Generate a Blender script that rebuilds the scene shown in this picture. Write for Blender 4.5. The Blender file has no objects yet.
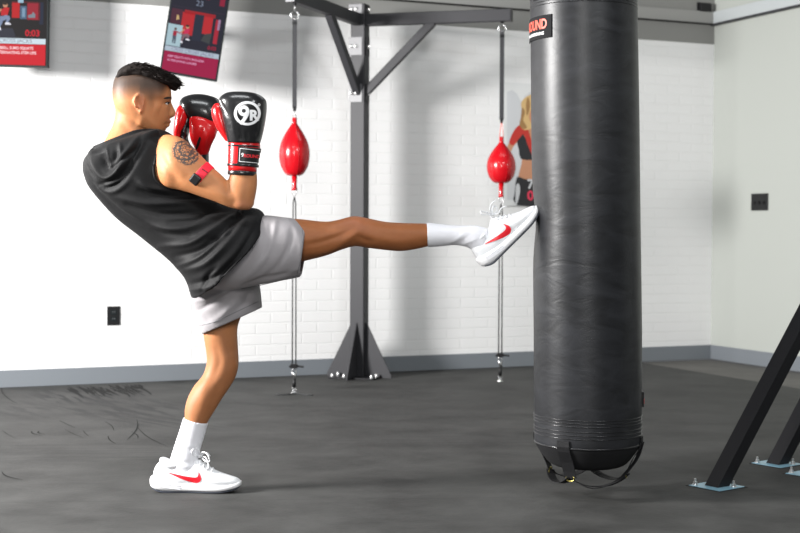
import bpy, bmesh, math, random
import numpy as np
from mathutils import Vector, Matrix
from mathutils.bvhtree import BVHTree
from mathutils.geometry import tessellate_polygon
random.seed(7); rng = np.random.RandomState(5)
S = bpy.context.scene; COL = S.collection
# ------------------------------------------------------------------ measured camera
F, PITCH, ROLL, WA, D0, XR, ZB, ZL, XM, H = 1360.4, .0276, .0041, .40750, 8.143, 5.9726, 2.2678, 2.4111, 5.3284, .93
cp, sp_, cr, sr = math.cos(PITCH), math.sin(PITCH), math.cos(ROLL), math.sin(ROLL)
FW = np.array([0, cp, -sp_]); UP0 = np.array([0, sp_, cp]); RT0 = np.array([1., 0, 0])
RT = cr*RT0 + sr*UP0; UP = -sr*RT0 + cr*UP0; EYE = np.array([0, 0, H])
def ray(x, y): return FW + RT*(x-400)/F - UP*(y-266.5)/F
def P(x, y, d):                       # point seen at pixel (x, y) at world distance y = d
    r = ray(x, y); return EYE + r*(d/r[1])
def G(x, y, z=0.):                    # point seen at pixel on the horizontal plane z
    r = ray(x, y); return EYE + r*((z-H)/r[2])
def proj(V):
    v = np.asarray(V)-EYE; D = v@FW
    return np.stack([400+F*(v@RT)/D, 266.5-F*(v@UP)/D], -1)
WT = np.array([math.cos(WA), math.sin(WA), 0]); WN = np.array([-math.sin(WA), math.cos(WA), 0])
Z = np.array([0, 0, 1.])
def onwall(x, y, off=0.):             # pixel -> point on back wall plane (off metres in front)
    r = ray(x, y); return EYE + r*((D0-off)/(r@WN))
def onside(x, y, off=0.):
    r = ray(x, y); return EYE + r*((XR-off)/(r@WT))
def V(*a): return np.array(a, float)
def nrm(v): v = np.asarray(v, float); return v/np.linalg.norm(v)

# ------------------------------------------------------------------ materials
def srgb(r, g, b):
    f = lambda c: (c/255/12.92) if c/255 <= .04045 else ((c/255+.055)/1.055)**2.4
    return (f(r), f(g), f(b), 1)
def mat(name, col, rough=.5, metal=0., bump=0., bscale=200., emit=0., coat=0., sheen=0., var=0., vscale=8., stretch=(1, 1, 1), sss=0.):
    m = bpy.data.materials.new(name); m.use_nodes = True
    N = m.node_tree.nodes; L = m.node_tree.links; b = N['Principled BSDF']
    b.inputs['Base Color'].default_value = col; b.inputs['Roughness'].default_value = rough
    b.inputs['Metallic'].default_value = metal; b.inputs['Coat Weight'].default_value = coat
    b.inputs['Sheen Weight'].default_value = sheen
    sp = {'black_jersey': .14, 'grey_powder_steel': .28, 'black_steel': .2, 'grey_webbing': .2, 'black_webbing': .15, 'charcoal_vinyl': .33, 'tanned_skin': .3, 'matte_black_patch': .2, 'dark_hair': .15, 'scuff_black': .1, 'black_plastic': .3, 'black_leather': .35, 'dark_bezel': .2, 'red_leather': .35, 'glossy_red_leather': .35, 'grey_woven': .2}
    if name in sp: b.inputs['Specular IOR Level'].default_value = sp[name]
    if sss:
        b.inputs['Subsurface Weight'].default_value = sss; b.inputs['Subsurface Radius'].default_value = (.012, .005, .003); b.inputs['Subsurface Scale'].default_value = 1
    if emit:
        b.inputs['Emission Color'].default_value = col; b.inputs['Emission Strength'].default_value = emit
    if bump or var:
        tc = N.new('ShaderNodeTexCoord'); mp = N.new('ShaderNodeMapping'); mp.inputs['Scale'].default_value = stretch
        L.new(tc.outputs['Object'], mp.inputs[0])
    if bump:
        n = N.new('ShaderNodeTexNoise'); n.inputs['Scale'].default_value = bscale; n.inputs['Detail'].default_value = 4
        L.new(mp.outputs[0], n.inputs['Vector'])
        bp = N.new('ShaderNodeBump'); bp.inputs['Strength'].default_value = bump; bp.inputs['Distance'].default_value = .003
        L.new(n.outputs['Fac'], bp.inputs['Height']); L.new(bp.outputs[0], b.inputs['Normal'])
    if var:
        n2 = N.new('ShaderNodeTexNoise'); n2.inputs['Scale'].default_value = vscale; n2.inputs['Detail'].default_value = 6
        L.new(mp.outputs[0], n2.inputs['Vector'])
        mx = N.new('ShaderNodeMix'); mx.data_type = 'RGBA'
        mx.inputs[6].default_value = tuple(c*(1-var) for c in col[:3])+(1,); mx.inputs[7].default_value = tuple(min(1, c*(1+var)) for c in col[:3])+(1,)
        L.new(n2.outputs['Fac'], mx.inputs[0]); L.new(mx.outputs[2], b.inputs['Base Color'])
    return m
M = {}
M['steel'] = mat('grey_powder_steel', (.034, .034, .038, 1), .48, .0, .15, 300)
M['steel_pale'] = mat('pale_grey_steel', (.13, .13, .14, 1), .42, 0, .1, 300)
M['black_steel'] = mat('black_steel', (.014, .014, .016, 1), .42, 0, .15, 300)
M['bolt'] = mat('zinc_bolt', (.8, .8, .8, 1), .3, .9)
M['chrome'] = mat('chrome', (.85, .85, .86, 1), .18, 1)
M['brass'] = mat('brass', (.62, .52, .16, 1), .3, 1)
M['webbing'] = mat('grey_webbing', (.06, .06, .065, 1), .7, 0, .5, 900)
M['webblack'] = mat('black_webbing', (.014, .014, .015, 1), .6, 0, .5, 700)
M['cord'] = mat('dark_cord', (.03, .032, .033, 1), .5)
M['red_ball'] = mat('glossy_red_leather', (.50, .004, .010, 1), .25, 0, .05, 150, coat=.3)
M['red'] = mat('red_leather', (.54, .008, .010, 1), .28, 0, .15, 60, coat=.4)
M['black'] = mat('black_leather', (.012, .012, .013, 1), .3, 0, .25, 60, coat=.3)
M['plastic'] = mat('black_plastic', (.012, .012, .013, 1), .4)
M['bezel'] = mat('dark_bezel', (.010, .014, .015, 1), .5)
M['matte'] = mat('matte_black_patch', (.012, .012, .013, 1), .9)
M['white'] = mat('white_print', (.85, .85, .86, 1), .5)
M['redprint'] = mat('red_print', (.75, .02, .03, 1), .5)
M['coral'] = mat('orange_red_print', (.80, .10, .06, 1), .5)
M['shirt'] = mat('black_jersey', (.007, .007, .0075, 1), .62, 0, .2, 500, sheen=.02)
M['shorts'] = mat('grey_woven', (.29, .275, .285, 1), .7, 0, .2, 600, sheen=.1)
M['sock'] = mat('white_sock', (.80, .80, .84, 1), .85, 0, .35, 500)
M['shoe'] = mat('white_mesh_shoe', (.82, .83, .85, 1), .6, 0, .3, 500)
M['midsole'] = mat('white_foam', (.84, .84, .85, 1), .5)
M['outsole'] = mat('dark_rubber_sole', (.03, .035, .05, 1), .6)
M['swoosh'] = mat('red_mark', (.78, .012, .025, 1), .4)
M['band_red'] = mat('red_elastic', (.75, .01, .035, 1), .7, 0, .3, 900)
M['hair'] = mat('dark_hair', (.011, .008, .007, 1), .8, 0, .4, 400, var=.3, vscale=80)
M['brow'] = mat('dark_brow', (.03, .02, .015, 1), .8)
M['eyewhite'] = mat('eye_white', (.6, .57, .52, 1), .3)
M['lip'] = mat('lip_skin', (.36, .12, .085, 1), .5)
M['blueplate'] = mat('pale_blue_plate', (.25, .46, .58, 1), .3, .0, .1, 90, var=.25, vscale=30)
M['scuff'] = mat('scuff_black', (.020, .020, .020, 1), .8)
M['gap'] = mat('dark_gap', (.006, .006, .006, 1), .9)
M['baseboard'] = mat('blue_grey_vinyl_base', (.18, .198, .218, 1), .45)
M['bandpaint'] = mat('grey_paint', (.24, .24, .23, 1), .7, 0, .1, 60)
M['railpaint'] = mat('mid_grey_paint', (.29, .29, .28, 1), .6)
M['sidepaint'] = mat('pale_green_grey_paint', (.43, .45, .42, 1), .6, 0, .08, 90)
M['sidepaint2'] = mat('pale_grey_paint', (.46, .49, .50, 1), .6)
M['poster'] = mat('poster_grey', (.73, .74, .74, 1), .5)

def wall_mat():
    m = bpy.data.materials.new('white_painted_brick'); m.use_nodes = True
    N = m.node_tree.nodes; L = m.node_tree.links; b = N['Principled BSDF']
    b.inputs['Base Color'].default_value = (.82, .82, .82, 1); b.inputs['Roughness'].default_value = .42
    tc = N.new('ShaderNodeTexCoord'); sx = N.new('ShaderNodeSeparateXYZ'); cx = N.new('ShaderNodeCombineXYZ')
    L.new(tc.outputs['Object'], sx.inputs[0]); L.new(sx.outputs['X'], cx.inputs['X']); L.new(sx.outputs['Z'], cx.inputs['Y'])
    nz = N.new('ShaderNodeTexNoise'); nz.inputs['Scale'].default_value = 9; L.new(cx.outputs[0], nz.inputs['Vector'])
    ad = N.new('ShaderNodeVectorMath'); ad.operation = 'MULTIPLY_ADD'; ad.inputs[1].default_value = (.006,)*3
    L.new(nz.outputs['Color'], ad.inputs[0]); L.new(cx.outputs[0], ad.inputs[2])
    br = N.new('ShaderNodeTexBrick'); br.inputs['Scale'].default_value = 1; br.inputs['Brick Width'].default_value = .2032
    br.inputs['Row Height'].default_value = .0677; br.inputs['Mortar Size'].default_value = .0055; br.inputs['Mortar Smooth'].default_value = .6
    br.inputs['Color1'].default_value = (1, 1, 1, 1); br.inputs['Color2'].default_value = (.93, .93, .93, 1); br.inputs['Mortar'].default_value = (0, 0, 0, 1)
    L.new(ad.outputs[0], br.inputs['Vector'])
    n2 = N.new('ShaderNodeTexNoise'); n2.inputs['Scale'].default_value = 40; n2.inputs['Detail'].default_value = 5; L.new(tc.outputs['Object'], n2.inputs['Vector'])
    ma = N.new('ShaderNodeMath'); ma.operation = 'MULTIPLY_ADD'; ma.inputs[1].default_value = .25
    L.new(n2.outputs['Fac'], ma.inputs[0]); L.new(br.outputs['Color'], ma.inputs[2])
    bp = N.new('ShaderNodeBump'); bp.inputs['Strength'].default_value = .42; bp.inputs['Distance'].default_value = .004
    L.new(ma.outputs[0], bp.inputs['Height']); L.new(bp.outputs[0], b.inputs['Normal'])
    return m
def floor_mat(name, c0, c1, scuff):
    m = bpy.data.materials.new(name); m.use_nodes = True
    N = m.node_tree.nodes; L = m.node_tree.links; b = N['Principled BSDF']
    tc = N.new('ShaderNodeTexCoord'); mp = N.new('ShaderNodeMapping'); mp.inputs['Rotation'].default_value = (0, 0, -.1); mp.inputs['Scale'].default_value = (1, 1.25, 1)
    L.new(tc.outputs['Object'], mp.inputs[0])
    n = N.new('ShaderNodeTexNoise'); n.inputs['Scale'].default_value = 2.6; n.inputs['Detail'].default_value = 10; n.inputs['Roughness'].default_value = .68; n.inputs['Distortion'].default_value = .25
    L.new(mp.outputs[0], n.inputs['Vector'])
    rp = N.new('ShaderNodeValToRGB'); rp.color_ramp.elements[0].position = .34; rp.color_ramp.elements[1].position = .68
    rp.color_ramp.elements[0].color = c0; rp.color_ramp.elements[1].color = c1
    L.new(n.outputs['Fac'], rp.inputs[0]); col = rp.outputs[0]
    n3 = N.new('ShaderNodeTexNoise'); n3.inputs['Scale'].default_value = 55; n3.inputs['Detail'].default_value = 3; L.new(mp.outputs[0], n3.inputs['Vector'])
    if scuff is not None:
        # dirt: streaky black scuffs inside soft patches, each patch (x, y, rx, ry, angle, strength)
        tot = None
        for (x, y, rx, ry, an, st, sc) in scuff:
            mq = N.new('ShaderNodeMapping'); mq.vector_type = 'TEXTURE'; mq.inputs['Location'].default_value = (x, y, 0); mq.inputs['Rotation'].default_value = (0, 0, an); mq.inputs['Scale'].default_value = (rx, ry, 1)
            L.new(tc.outputs['Object'], mq.inputs[0])
            ln = N.new('ShaderNodeVectorMath'); ln.operation = 'LENGTH'
            fl = N.new('ShaderNodeVectorMath'); fl.operation = 'MULTIPLY'; fl.inputs[1].default_value = (1, 1, 0)
            L.new(mq.outputs[0], fl.inputs[0]); L.new(fl.outputs[0], ln.inputs[0])
            mr = N.new('ShaderNodeMapRange'); mr.inputs['From Min'].default_value = 1; mr.inputs['From Max'].default_value = .5; L.new(ln.outputs['Value'], mr.inputs['Value'])
            m2 = N.new('ShaderNodeMapping'); m2.inputs['Scale'].default_value = (.9, 6*sc, 1); L.new(mq.outputs[0], m2.inputs[0])
            ns = N.new('ShaderNodeTexNoise'); ns.inputs['Scale'].default_value = 1.6; ns.inputs['Detail'].default_value = 5; L.new(m2.outputs[0], ns.inputs['Vector'])
            r2 = N.new('ShaderNodeMapRange'); r2.inputs['From Min'].default_value = .47; r2.inputs['From Max'].default_value = .54; r2.inputs['To Max'].default_value = st; L.new(ns.outputs['Fac'], r2.inputs['Value'])
            mu = N.new('ShaderNodeMath'); mu.operation = 'MULTIPLY'; L.new(mr.outputs[0], mu.inputs[0]); L.new(r2.outputs[0], mu.inputs[1])
            if tot is None: tot = mu
            else:
                a = N.new('ShaderNodeMath'); a.operation = 'MAXIMUM'; L.new(tot.outputs[0], a.inputs[0]); L.new(mu.outputs[0], a.inputs[1]); tot = a
        mx = N.new('ShaderNodeMix'); mx.data_type = 'RGBA'; mx.inputs[7].default_value = (.012, .012, .013, 1)
        L.new(tot.outputs[0], mx.inputs[0]); L.new(col, mx.inputs[6]); col = mx.outputs[2]
        # mat seams
        br = N.new('ShaderNodeTexBrick'); br.inputs['Scale'].default_value = 1; br.inputs['Brick Width'].default_value = 60; br.inputs['Row Height'].default_value = 1.22
        br.inputs['Mortar Size'].default_value = .0022; br.inputs['Color1'].default_value = br.inputs['Color2'].default_value = (1, 1, 1, 1); br.inputs['Mortar'].default_value = (.62, .62, .62, 1)
        ms = N.new('ShaderNodeMapping'); ms.inputs['Rotation'].default_value = (0, 0, -.07); ms.inputs['Location'].default_value = (4.4, .22, 0)
        L.new(tc.outputs['Object'], ms.inputs[0]); L.new(ms.outputs[0], br.inputs['Vector'])
        m3 = N.new('ShaderNodeMix'); m3.data_type = 'RGBA'; m3.blend_type = 'MULTIPLY'; m3.inputs[0].default_value = 1
        L.new(col, m3.inputs[6]); L.new(br.outputs['Color'], m3.inputs[7]); col = m3.outputs[2]
    L.new(col, b.inputs['Base Color'])
    rr = N.new('ShaderNodeMapRange'); rr.inputs['To Min'].default_value = .62; rr.inputs['To Max'].default_value = .8; b.inputs['Specular IOR Level'].default_value = .3; L.new(n.outputs['Fac'], rr.inputs['Value']); L.new(rr.outputs[0], b.inputs['Roughness'])
    ma = N.new('ShaderNodeMath'); ma.operation = 'ADD'; L.new(n.outputs['Fac'], ma.inputs[0]); L.new(n3.outputs['Fac'], ma.inputs[1])
    bp = N.new('ShaderNodeBump'); bp.inputs['Strength'].default_value = .25; bp.inputs['Distance'].default_value = .004
    L.new(ma.outputs[0], bp.inputs['Height']); L.new(bp.outputs[0], b.inputs['Normal'])
    return m
def bag_mat():
    m = mat('charcoal_vinyl', (.02, .021, .024, 1), .34, 0, 0, 0)
    N = m.node_tree.nodes; L = m.node_tree.links; b = N['Principled BSDF']
    tc = N.new('ShaderNodeTexCoord'); mp = N.new('ShaderNodeMapping'); mp.inputs['Scale'].default_value = (1, 1, 2.4); L.new(tc.outputs['Object'], mp.inputs[0])
    n = N.new('ShaderNodeTexNoise'); n.inputs['Scale'].default_value = 8; n.inputs['Detail'].default_value = 8; n.inputs['Roughness'].default_value = .55; n.inputs['Distortion'].default_value = .8; L.new(mp.outputs[0], n.inputs['Vector'])
    n2 = N.new('ShaderNodeTexNoise'); n2.inputs['Scale'].default_value = 1.8; n2.inputs['Detail'].default_value = 4; L.new(tc.outputs['Object'], n2.inputs['Vector'])
    bp = N.new('ShaderNodeBump'); bp.inputs['Strength'].default_value = .17; bp.inputs['Distance'].default_value = .008
    L.new(n.outputs['Fac'], bp.inputs['Height'])
    L.new(bp.outputs[0], b.inputs['Normal'])
    mr = N.new('ShaderNodeMapRange'); mr.inputs['To Min'].default_value = .32; mr.inputs['To Max'].default_value = .5; L.new(n2.outputs['Fac'], mr.inputs['Value']); L.new(mr.outputs[0], b.inputs['Roughness'])
    rp = N.new('ShaderNodeValToRGB'); rp.color_ramp.elements[0].color = (.011, .0115, .013, 1); rp.color_ramp.elements[1].color = (.021, .022, .025, 1)
    rp.color_ramp.elements[0].position = .35; rp.color_ramp.elements[1].position = .65
    L.new(n.outputs['Fac'], rp.inputs[0]); L.new(rp.outputs[0], b.inputs['Base Color'])
    return m
def skin_mat(tc_center):
    m = mat('tanned_skin', (.5, .25, .13, 1), .55, 0, 0, 0, sss=.12)
    N = m.node_tree.nodes; L = m.node_tree.links; b = N['Principled BSDF']
    at = N.new('ShaderNodeAttribute'); at.attribute_name = 'tint'
    tc = N.new('ShaderNodeTexCoord')
    n = N.new('ShaderNodeTexNoise'); n.inputs['Scale'].default_value = 30; n.inputs['Detail'].default_value = 5; L.new(tc.outputs['Object'], n.inputs['Vector'])
    mp0 = N.new('ShaderNodeMapRange'); mp0.inputs['To Min'].default_value = .86; mp0.inputs['To Max'].default_value = 1.14; L.new(n.outputs['Fac'], mp0.inputs['Value'])
    vm = N.new('ShaderNodeVectorMath'); vm.operation = 'SCALE'; L.new(at.outputs['Color'], vm.inputs[0]); L.new(mp0.outputs[0], vm.inputs['Scale'])
    # tattoo
    at2 = N.new('ShaderNodeAttribute'); at2.attribute_name = 'tattoo'
    sb = N.new('ShaderNodeVectorMath'); sb.operation = 'SUBTRACT'; sb.inputs[1].default_value = tuple(tc_center); L.new(tc.outputs['Object'], sb.inputs[0])
    wv = N.new('ShaderNodeTexWave'); wv.wave_type = 'RINGS'; wv.rings_direction = 'SPHERICAL'; wv.inputs['Scale'].default_value = 24; wv.inputs['Distortion'].default_value = 5; wv.inputs['Detail'].default_value = 3; wv.inputs['Detail Scale'].default_value = 2.5
    L.new(sb.outputs[0], wv.inputs['Vector'])
    vo = N.new('ShaderNodeTexVoronoi'); vo.feature = 'DISTANCE_TO_EDGE'; vo.inputs['Scale'].default_value = 95; L.new(tc.outputs['Object'], vo.inputs['Vector'])
    r1 = N.new('ShaderNodeMapRange'); r1.inputs['From Min'].default_value = .30; r1.inputs['From Max'].default_value = .55; r1.inputs['To Min'].default_value = 1; r1.inputs['To Max'].default_value = 0; L.new(wv.outputs['Fac'], r1.inputs['Value'])
    r2 = N.new('ShaderNodeMapRange'); r2.inputs['From Min'].default_value = .05; r2.inputs['From Max'].default_value = .14; r2.inputs['To Min'].default_value = 1; r2.inputs['To Max'].default_value = 0; L.new(vo.outputs['Distance'], r2.inputs['Value'])
    mx = N.new('ShaderNodeMath'); mx.operation = 'MAXIMUM'; L.new(r1.outputs[0], mx.inputs[0]); L.new(r2.outputs[0], mx.inputs[1])
    mu = N.new('ShaderNodeMath'); mu.operation = 'MULTIPLY'; L.new(mx.outputs[0], mu.inputs[0]); L.new(at2.outputs['Fac'], mu.inputs[1])
    m8 = N.new('ShaderNodeMath'); m8.operation = 'MULTIPLY'; m8.inputs[1].default_value = .95; L.new(mu.outputs[0], m8.inputs[0])
    mix = N.new('ShaderNodeMix'); mix.data_type = 'RGBA'; mix.inputs[7].default_value = (.045, .04, .04, 1)
    L.new(m8.outputs[0], mix.inputs[0]); L.new(vm.outputs[0], mix.inputs[6]); L.new(mix.outputs[2], b.inputs['Base Color'])
    bp = N.new('ShaderNodeBump'); bp.inputs['Strength'].default_value = .12; bp.inputs['Distance'].default_value = .003
    L.new(n.outputs['Fac'], bp.inputs['Height']); L.new(bp.outputs[0], b.inputs['Normal'])
    return m

# ------------------------------------------------------------------ objects
ROOT = {}
def offs(parent):
    o = np.zeros(3); p = parent
    while p is not None: o += np.array(p.location); p = p.parent
    return o
def tag(o, label=None, cat=None, group=None, kind=None):
    if label: o['label'] = label
    if cat: o['category'] = cat
    if group: o['group'] = group
    if kind: o['kind'] = kind
    return o
def thing(name, label, cat, loc, group=None, rotz=0.):
    o = bpy.data.objects.new(name, None); COL.objects.link(o); o.location = tuple(loc); o.rotation_euler = (0, 0, rotz)
    o.empty_display_size = .1
    return tag(o, label, cat, group)
def link(name, me, mats, parent=None, smooth=True, loc=None):
    if smooth: me.polygons.foreach_set('use_smooth', [True]*len(me.polygons))
    for m in (mats if isinstance(mats, (list, tuple)) else [mats]): me.materials.append(m)
    o = bpy.data.objects.new(name, me); COL.objects.link(o)
    off = offs(parent) if loc is None else np.array(loc, float)
    me.transform(Matrix.Translation(Vector(-off)))
    if parent is not None: o.parent = parent
    elif loc is not None: o.location = tuple(loc)
    me.update()
    return o
class MB:
    def __init__(s): s.v = []; s.f = []; s.m = []
    def add(s, vs, fs, m=0):
        k = len(s.v); s.v += [tuple(map(float, q)) for q in vs]; s.f += [tuple(i+k for i in f) for f in fs]; s.m += [m]*len(fs); return s
    def box(s, c, ax, h, m=0):
        c = np.array(c, float); a = [nrm(q)*hh for q, hh in zip(ax, h)]
        vs = [c+i*a[0]+j*a[1]+k*a[2] for i in (-1, 1) for j in (-1, 1) for k in (-1, 1)]
        fs = [(0, 1, 3, 2), (4, 6, 7, 5), (0, 4, 5, 1), (2, 3, 7, 6), (0, 2, 6, 4), (1, 5, 7, 3)]
        return s.add(vs, fs, m)
    def beam(s, p, q, w, d, side, m=0):
        p = np.array(p, float); q = np.array(q, float); t = nrm(q-p); sd = np.array(side, float); sd = nrm(sd-t*(sd@t)); u = np.cross(t, sd)
        return s.box((p+q)/2, (t, sd, u), (np.linalg.norm(q-p)/2, w/2, d/2), m)
    def rings(s, R, cap=True, m=0, closed=False):
        R = [np.array(r) for r in R]; n = len(R[0]); vs = [q for r in R for q in r]; fs = []
        K = len(R)
        for i in range(K-1 if not closed else K):
            j = (i+1) % K
            for a in range(n): b = (a+1) % n; fs.append((i*n+a, i*n+b, j*n+b, j*n+a))
        if cap and not closed:
            vs += [R[0].mean(0), R[-1].mean(0)]; k = len(vs)-2
            for a in range(n): b = (a+1) % n; fs.append((k, b, a)); fs.append((k+1, (K-1)*n+a, (K-1)*n+b))
        return s.add(vs, fs, m)
    def tube(s, path, r, n=10, m=0, closed=False, flat=1., up=(0, 0, 1)):
        path = [np.array(p, float) for p in path]; R = []; K = len(path); rr = r if hasattr(r, '__len__') else [r]*K
        for i, p in enumerate(path):
            a = path[(i-1) % K] if closed or i > 0 else p; b = path[(i+1) % K] if closed or i < K-1 else p
            t = nrm(b-a); u = np.array(up, float)
            if abs(t@nrm(u)) > .95: u = np.array([0, 1., 0]) if abs(t[1]) < .9 else np.array([1., 0, 0])
            x = nrm(np.cross(u, t)); y = np.cross(t, x)
            R.append([p+rr[i]*(math.cos(q)*x+flat*math.sin(q)*y) for q in np.linspace(0, 2*math.pi, n, endpoint=False)])
        return s.rings(R, True, m, closed)
    def lathe(s, c, axis, prof, n=24, m=0, closed_prof=False):
        c = np.array(c, float); t = nrm(axis); u = np.array([0, 0, 1.]) if abs(t[2]) < .9 else np.array([1., 0, 0]); x = nrm(np.cross(u, t)); y = np.cross(t, x)
        R = [[c+t*h+r*(math.cos(q)*x+math.sin(q)*y) for q in np.linspace(0, 2*math.pi, n, endpoint=False)] for r, h in prof]
        return s.rings(R, True, m)
    def prism(s, pts, fn, h, m=0):              # 2-D outline through fn(u, v, w), w from 0 to h
        n = len(pts); A = [fn(u, v, 0) for u, v in pts]; B = [fn(u, v, h) for u, v in pts]
        tr = tessellate_polygon([[Vector((u, v, 0)) for u, v in pts]])
        fs = [tuple(t) for t in tr]+[tuple(i+n for i in t[::-1]) for t in tr]+[(i, (i+1) % n, (i+1) % n+n, i+n) for i in range(n)]
        return s.add(A+B, fs, m)
    def mesh(s, name='m', fix=True):
        me = bpy.data.meshes.new(name); me.from_pydata(s.v, [], s.f); me.polygons.foreach_set('material_index', s.m)
        if fix:
            bm = bmesh.new(); bm.from_mesh(me); bmesh.ops.recalc_face_normals(bm, faces=bm.faces); bm.to_mesh(me); bm.free()
        me.update(); return me
    def build(s, name, mats, parent=None, smooth=False, loc=None, bevel=0.):
        me = s.mesh(name)
        if smooth == 'auto':
            o = link(name, me, mats, parent, True, loc); me.set_sharp_from_angle(angle=math.radians(38))
        else: o = link(name, me, mats, parent, smooth, loc)
        if bevel:
            b = o.modifiers.new('bevel', 'BEVEL'); b.width = bevel; b.segments = 2; b.limit_method = 'ANGLE'
        return o
def text_verts(t, size=1., bold=0., sub=0., font_shear=0., space=1.):
    cu = bpy.data.curves.new('t', 'FONT'); cu.body = t; cu.size = size; cu.offset = bold; cu.align_x = 'CENTER'; cu.align_y = 'CENTER'; cu.fill_mode = 'FRONT'; cu.shear = font_shear; cu.space_character = space; cu.resolution_u = 4
    o = bpy.data.objects.new('t', cu); COL.objects.link(o); dg = bpy.context.evaluated_depsgraph_get(); dg.update()
    me = bpy.data.meshes.new_from_object(o.evaluated_get(dg)); bpy.data.objects.remove(o); bpy.data.curves.remove(cu)
    return flat_sub(me, sub)
def flat_sub(me, sub):
    bm = bmesh.new(); bm.from_mesh(me); bmesh.ops.triangulate(bm, faces=bm.faces)
    if sub:
        for _ in range(7):
            ed = [e for e in bm.edges if e.calc_length() > sub]
            if not ed: break
            bmesh.ops.subdivide_edges(bm, edges=ed, cuts=1); bmesh.ops.triangulate(bm, faces=bm.faces)
    vs = [tuple(v.co) for v in bm.verts]; fs = [tuple(v.index for v in f.verts) for f in bm.faces]
    bm.verts.index_update(); fs = [tuple(v.index for v in f.verts) for f in bm.faces]; bm.free(); bpy.data.meshes.remove(me)
    return vs, fs
def poly_verts(pts, sub=0.):
    me = bpy.data.meshes.new('p'); tr = tessellate_polygon([[Vector((u, v, 0)) for u, v in pts]])
    me.from_pydata([(u, v, 0) for u, v in pts], [], [tuple(t) for t in tr]); return flat_sub(me, sub)
def ring_verts(R, r, n=48, sub=0.):
    me = bpy.data.meshes.new('p'); vs = []; fs = []
    for i in range(n):
        a = 2*math.pi*i/n; vs += [(R*math.cos(a), R*math.sin(a), 0), (r*math.cos(a), r*math.sin(a), 0)]
    for i in range(n): j = (i+1) % n; fs.append((2*i, 2*j, 2*j+1, 2*i+1))
    me.from_pydata(vs, [], fs); return flat_sub(me, sub)
def smooth_pts(pts, k=5, closed=True):
    pts = np.array(pts, float); n = len(pts); out = []
    for i in range(n if closed else n-1):
        g = lambda j: pts[j % n] if closed else pts[min(max(j, 0), n-1)]
        p0, p1, p2, p3 = g(i-1), g(i), g(i+1), g(i+2)
        for t in np.linspace(0, 1, k, endpoint=False):
            out.append(.5*((2*p1)+(-p0+p2)*t+(2*p0-5*p1+4*p2-p3)*t*t+(-p0+3*p1-3*p2+p3)*t**3))
    if not closed: out.append(pts[-1])
    return np.array(out)
def decal(mb, vf, o, u, v, d, bvh, m=0, off=.0012, thick=0):
    """lay a flat outline on a surface: each point travels along d until it touches bvh"""
    vs, fs = vf; out = []; d = nrm(d)
    for q in vs:
        p = o+u*q[0]+v*q[1]; hit = bvh.ray_cast(Vector(p-d*.6), Vector(d), 2.)
        if hit[0] is None: hit = bvh.find_nearest(Vector(p))
        out.append(np.array(hit[0])+np.array(hit[1])*(off if np.dot(hit[1], d) < 0 else -off))
    return mb.add(out, fs, m)
def bvh_of(o):
    me = o.data; L = o.matrix_world.copy(); off = offs(o.parent)+np.array(o.location)
    return BVHTree.FromPolygons([tuple(np.array(v.co)+off) for v in me.vertices], [tuple(p.vertices) for p in me.polygons])

def hitpx(bv, x, y):                  # where the line of sight through (x, y) meets a surface
    return bv.ray_cast(Vector(EYE), Vector(nrm(ray(x, y))), 20.)

# ------------------------------------------------------------------ silhouette lofts
def loft(st, D, n=28, k=4, mb=None, m=0, cap=True, p=2.):
    """st rows: xa, ya, xb, yb, off, rd [, shx, shy [, egg]] — width given by the two outline points, depth rd metres"""
    st = [tuple(s)+(0.,)*(9-len(s)) for s in st]; q = smooth_pts(st, k, closed=False) if k > 1 else np.array(st)
    R = []
    for xa, ya, xb, yb, of, rd, sx, sy, egg in q:
        A = P(xa, ya, D+of); B = P(xb, yb, D+of); c = (A+B)/2; h = (B-A)/2
        n0 = P((xa+xb)/2+sx, (ya+yb)/2+sy, D+of)-c; dep = np.array([0, -max(rd, .0005), 0])+n0
        ring = []
        for t in np.linspace(0, 2*math.pi, n, endpoint=False):
            ct, s_ = math.cos(t), math.sin(t); e = 2/p
            ct = math.copysign(abs(ct)**e, ct); s_ = math.copysign(abs(s_)**e, s_)
            ring.append(c+h*ct+dep*s_*(1-egg*ct))
        R.append(ring)
    mb = mb or MB(); mb.rings(R, cap, m); return mb
def ell(mb, c, r, n=14, m=0):
    c = np.array(c); R = []
    for i in range(1, n): 
        a = math.pi*i/n; R.append([c+np.array([r[0]*math.sin(a)*math.cos(t), r[1]*math.sin(a)*math.sin(t), r[2]*math.cos(a)]) for t in np.linspace(0, 2*math.pi, n, endpoint=False)])
    return mb.rings(R, True, m)
def evalmesh(o):
    dg = bpy.context.evaluated_depsgraph_get(); dg.update(); me = bpy.data.meshes.new_from_object(o.evaluated_get(dg)); return me
def remesh(mb, vox, it=4, fac=.5, boolean=None):
    me = mb.mesh('r'); o = bpy.data.objects.new('r', me); COL.objects.link(o)
    r = o.modifiers.new('r', 'REMESH'); r.mode = 'VOXEL'; r.voxel_size = vox
    if it: s = o.modifiers.new('s', 'SMOOTH'); s.factor = fac; s.iterations = it
    out = evalmesh(o); bpy.data.objects.remove(o); return out
def bool_diff(me, cutters):
    o = bpy.data.objects.new('b', me); COL.objects.link(o); tmp = []
    for c in cutters:
        co = bpy.data.objects.new('c', c.mesh('c')); COL.objects.link(co); tmp.append(co); co.hide_render = True
        b = o.modifiers.new('b', 'BOOLEAN'); b.operation = 'DIFFERENCE'; b.solver = 'EXACT'; b.object = co
    out = evalmesh(o)
    for t in tmp+[o]: bpy.data.objects.remove(t)
    return out
def vn(me):
    n = len(me.vertices); c = np.empty(n*3); me.vertices.foreach_get('co', c); v = np.empty(n*3); me.vertices.foreach_get('normal', v)
    return c.reshape(-1, 3), v.reshape(-1, 3)
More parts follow.
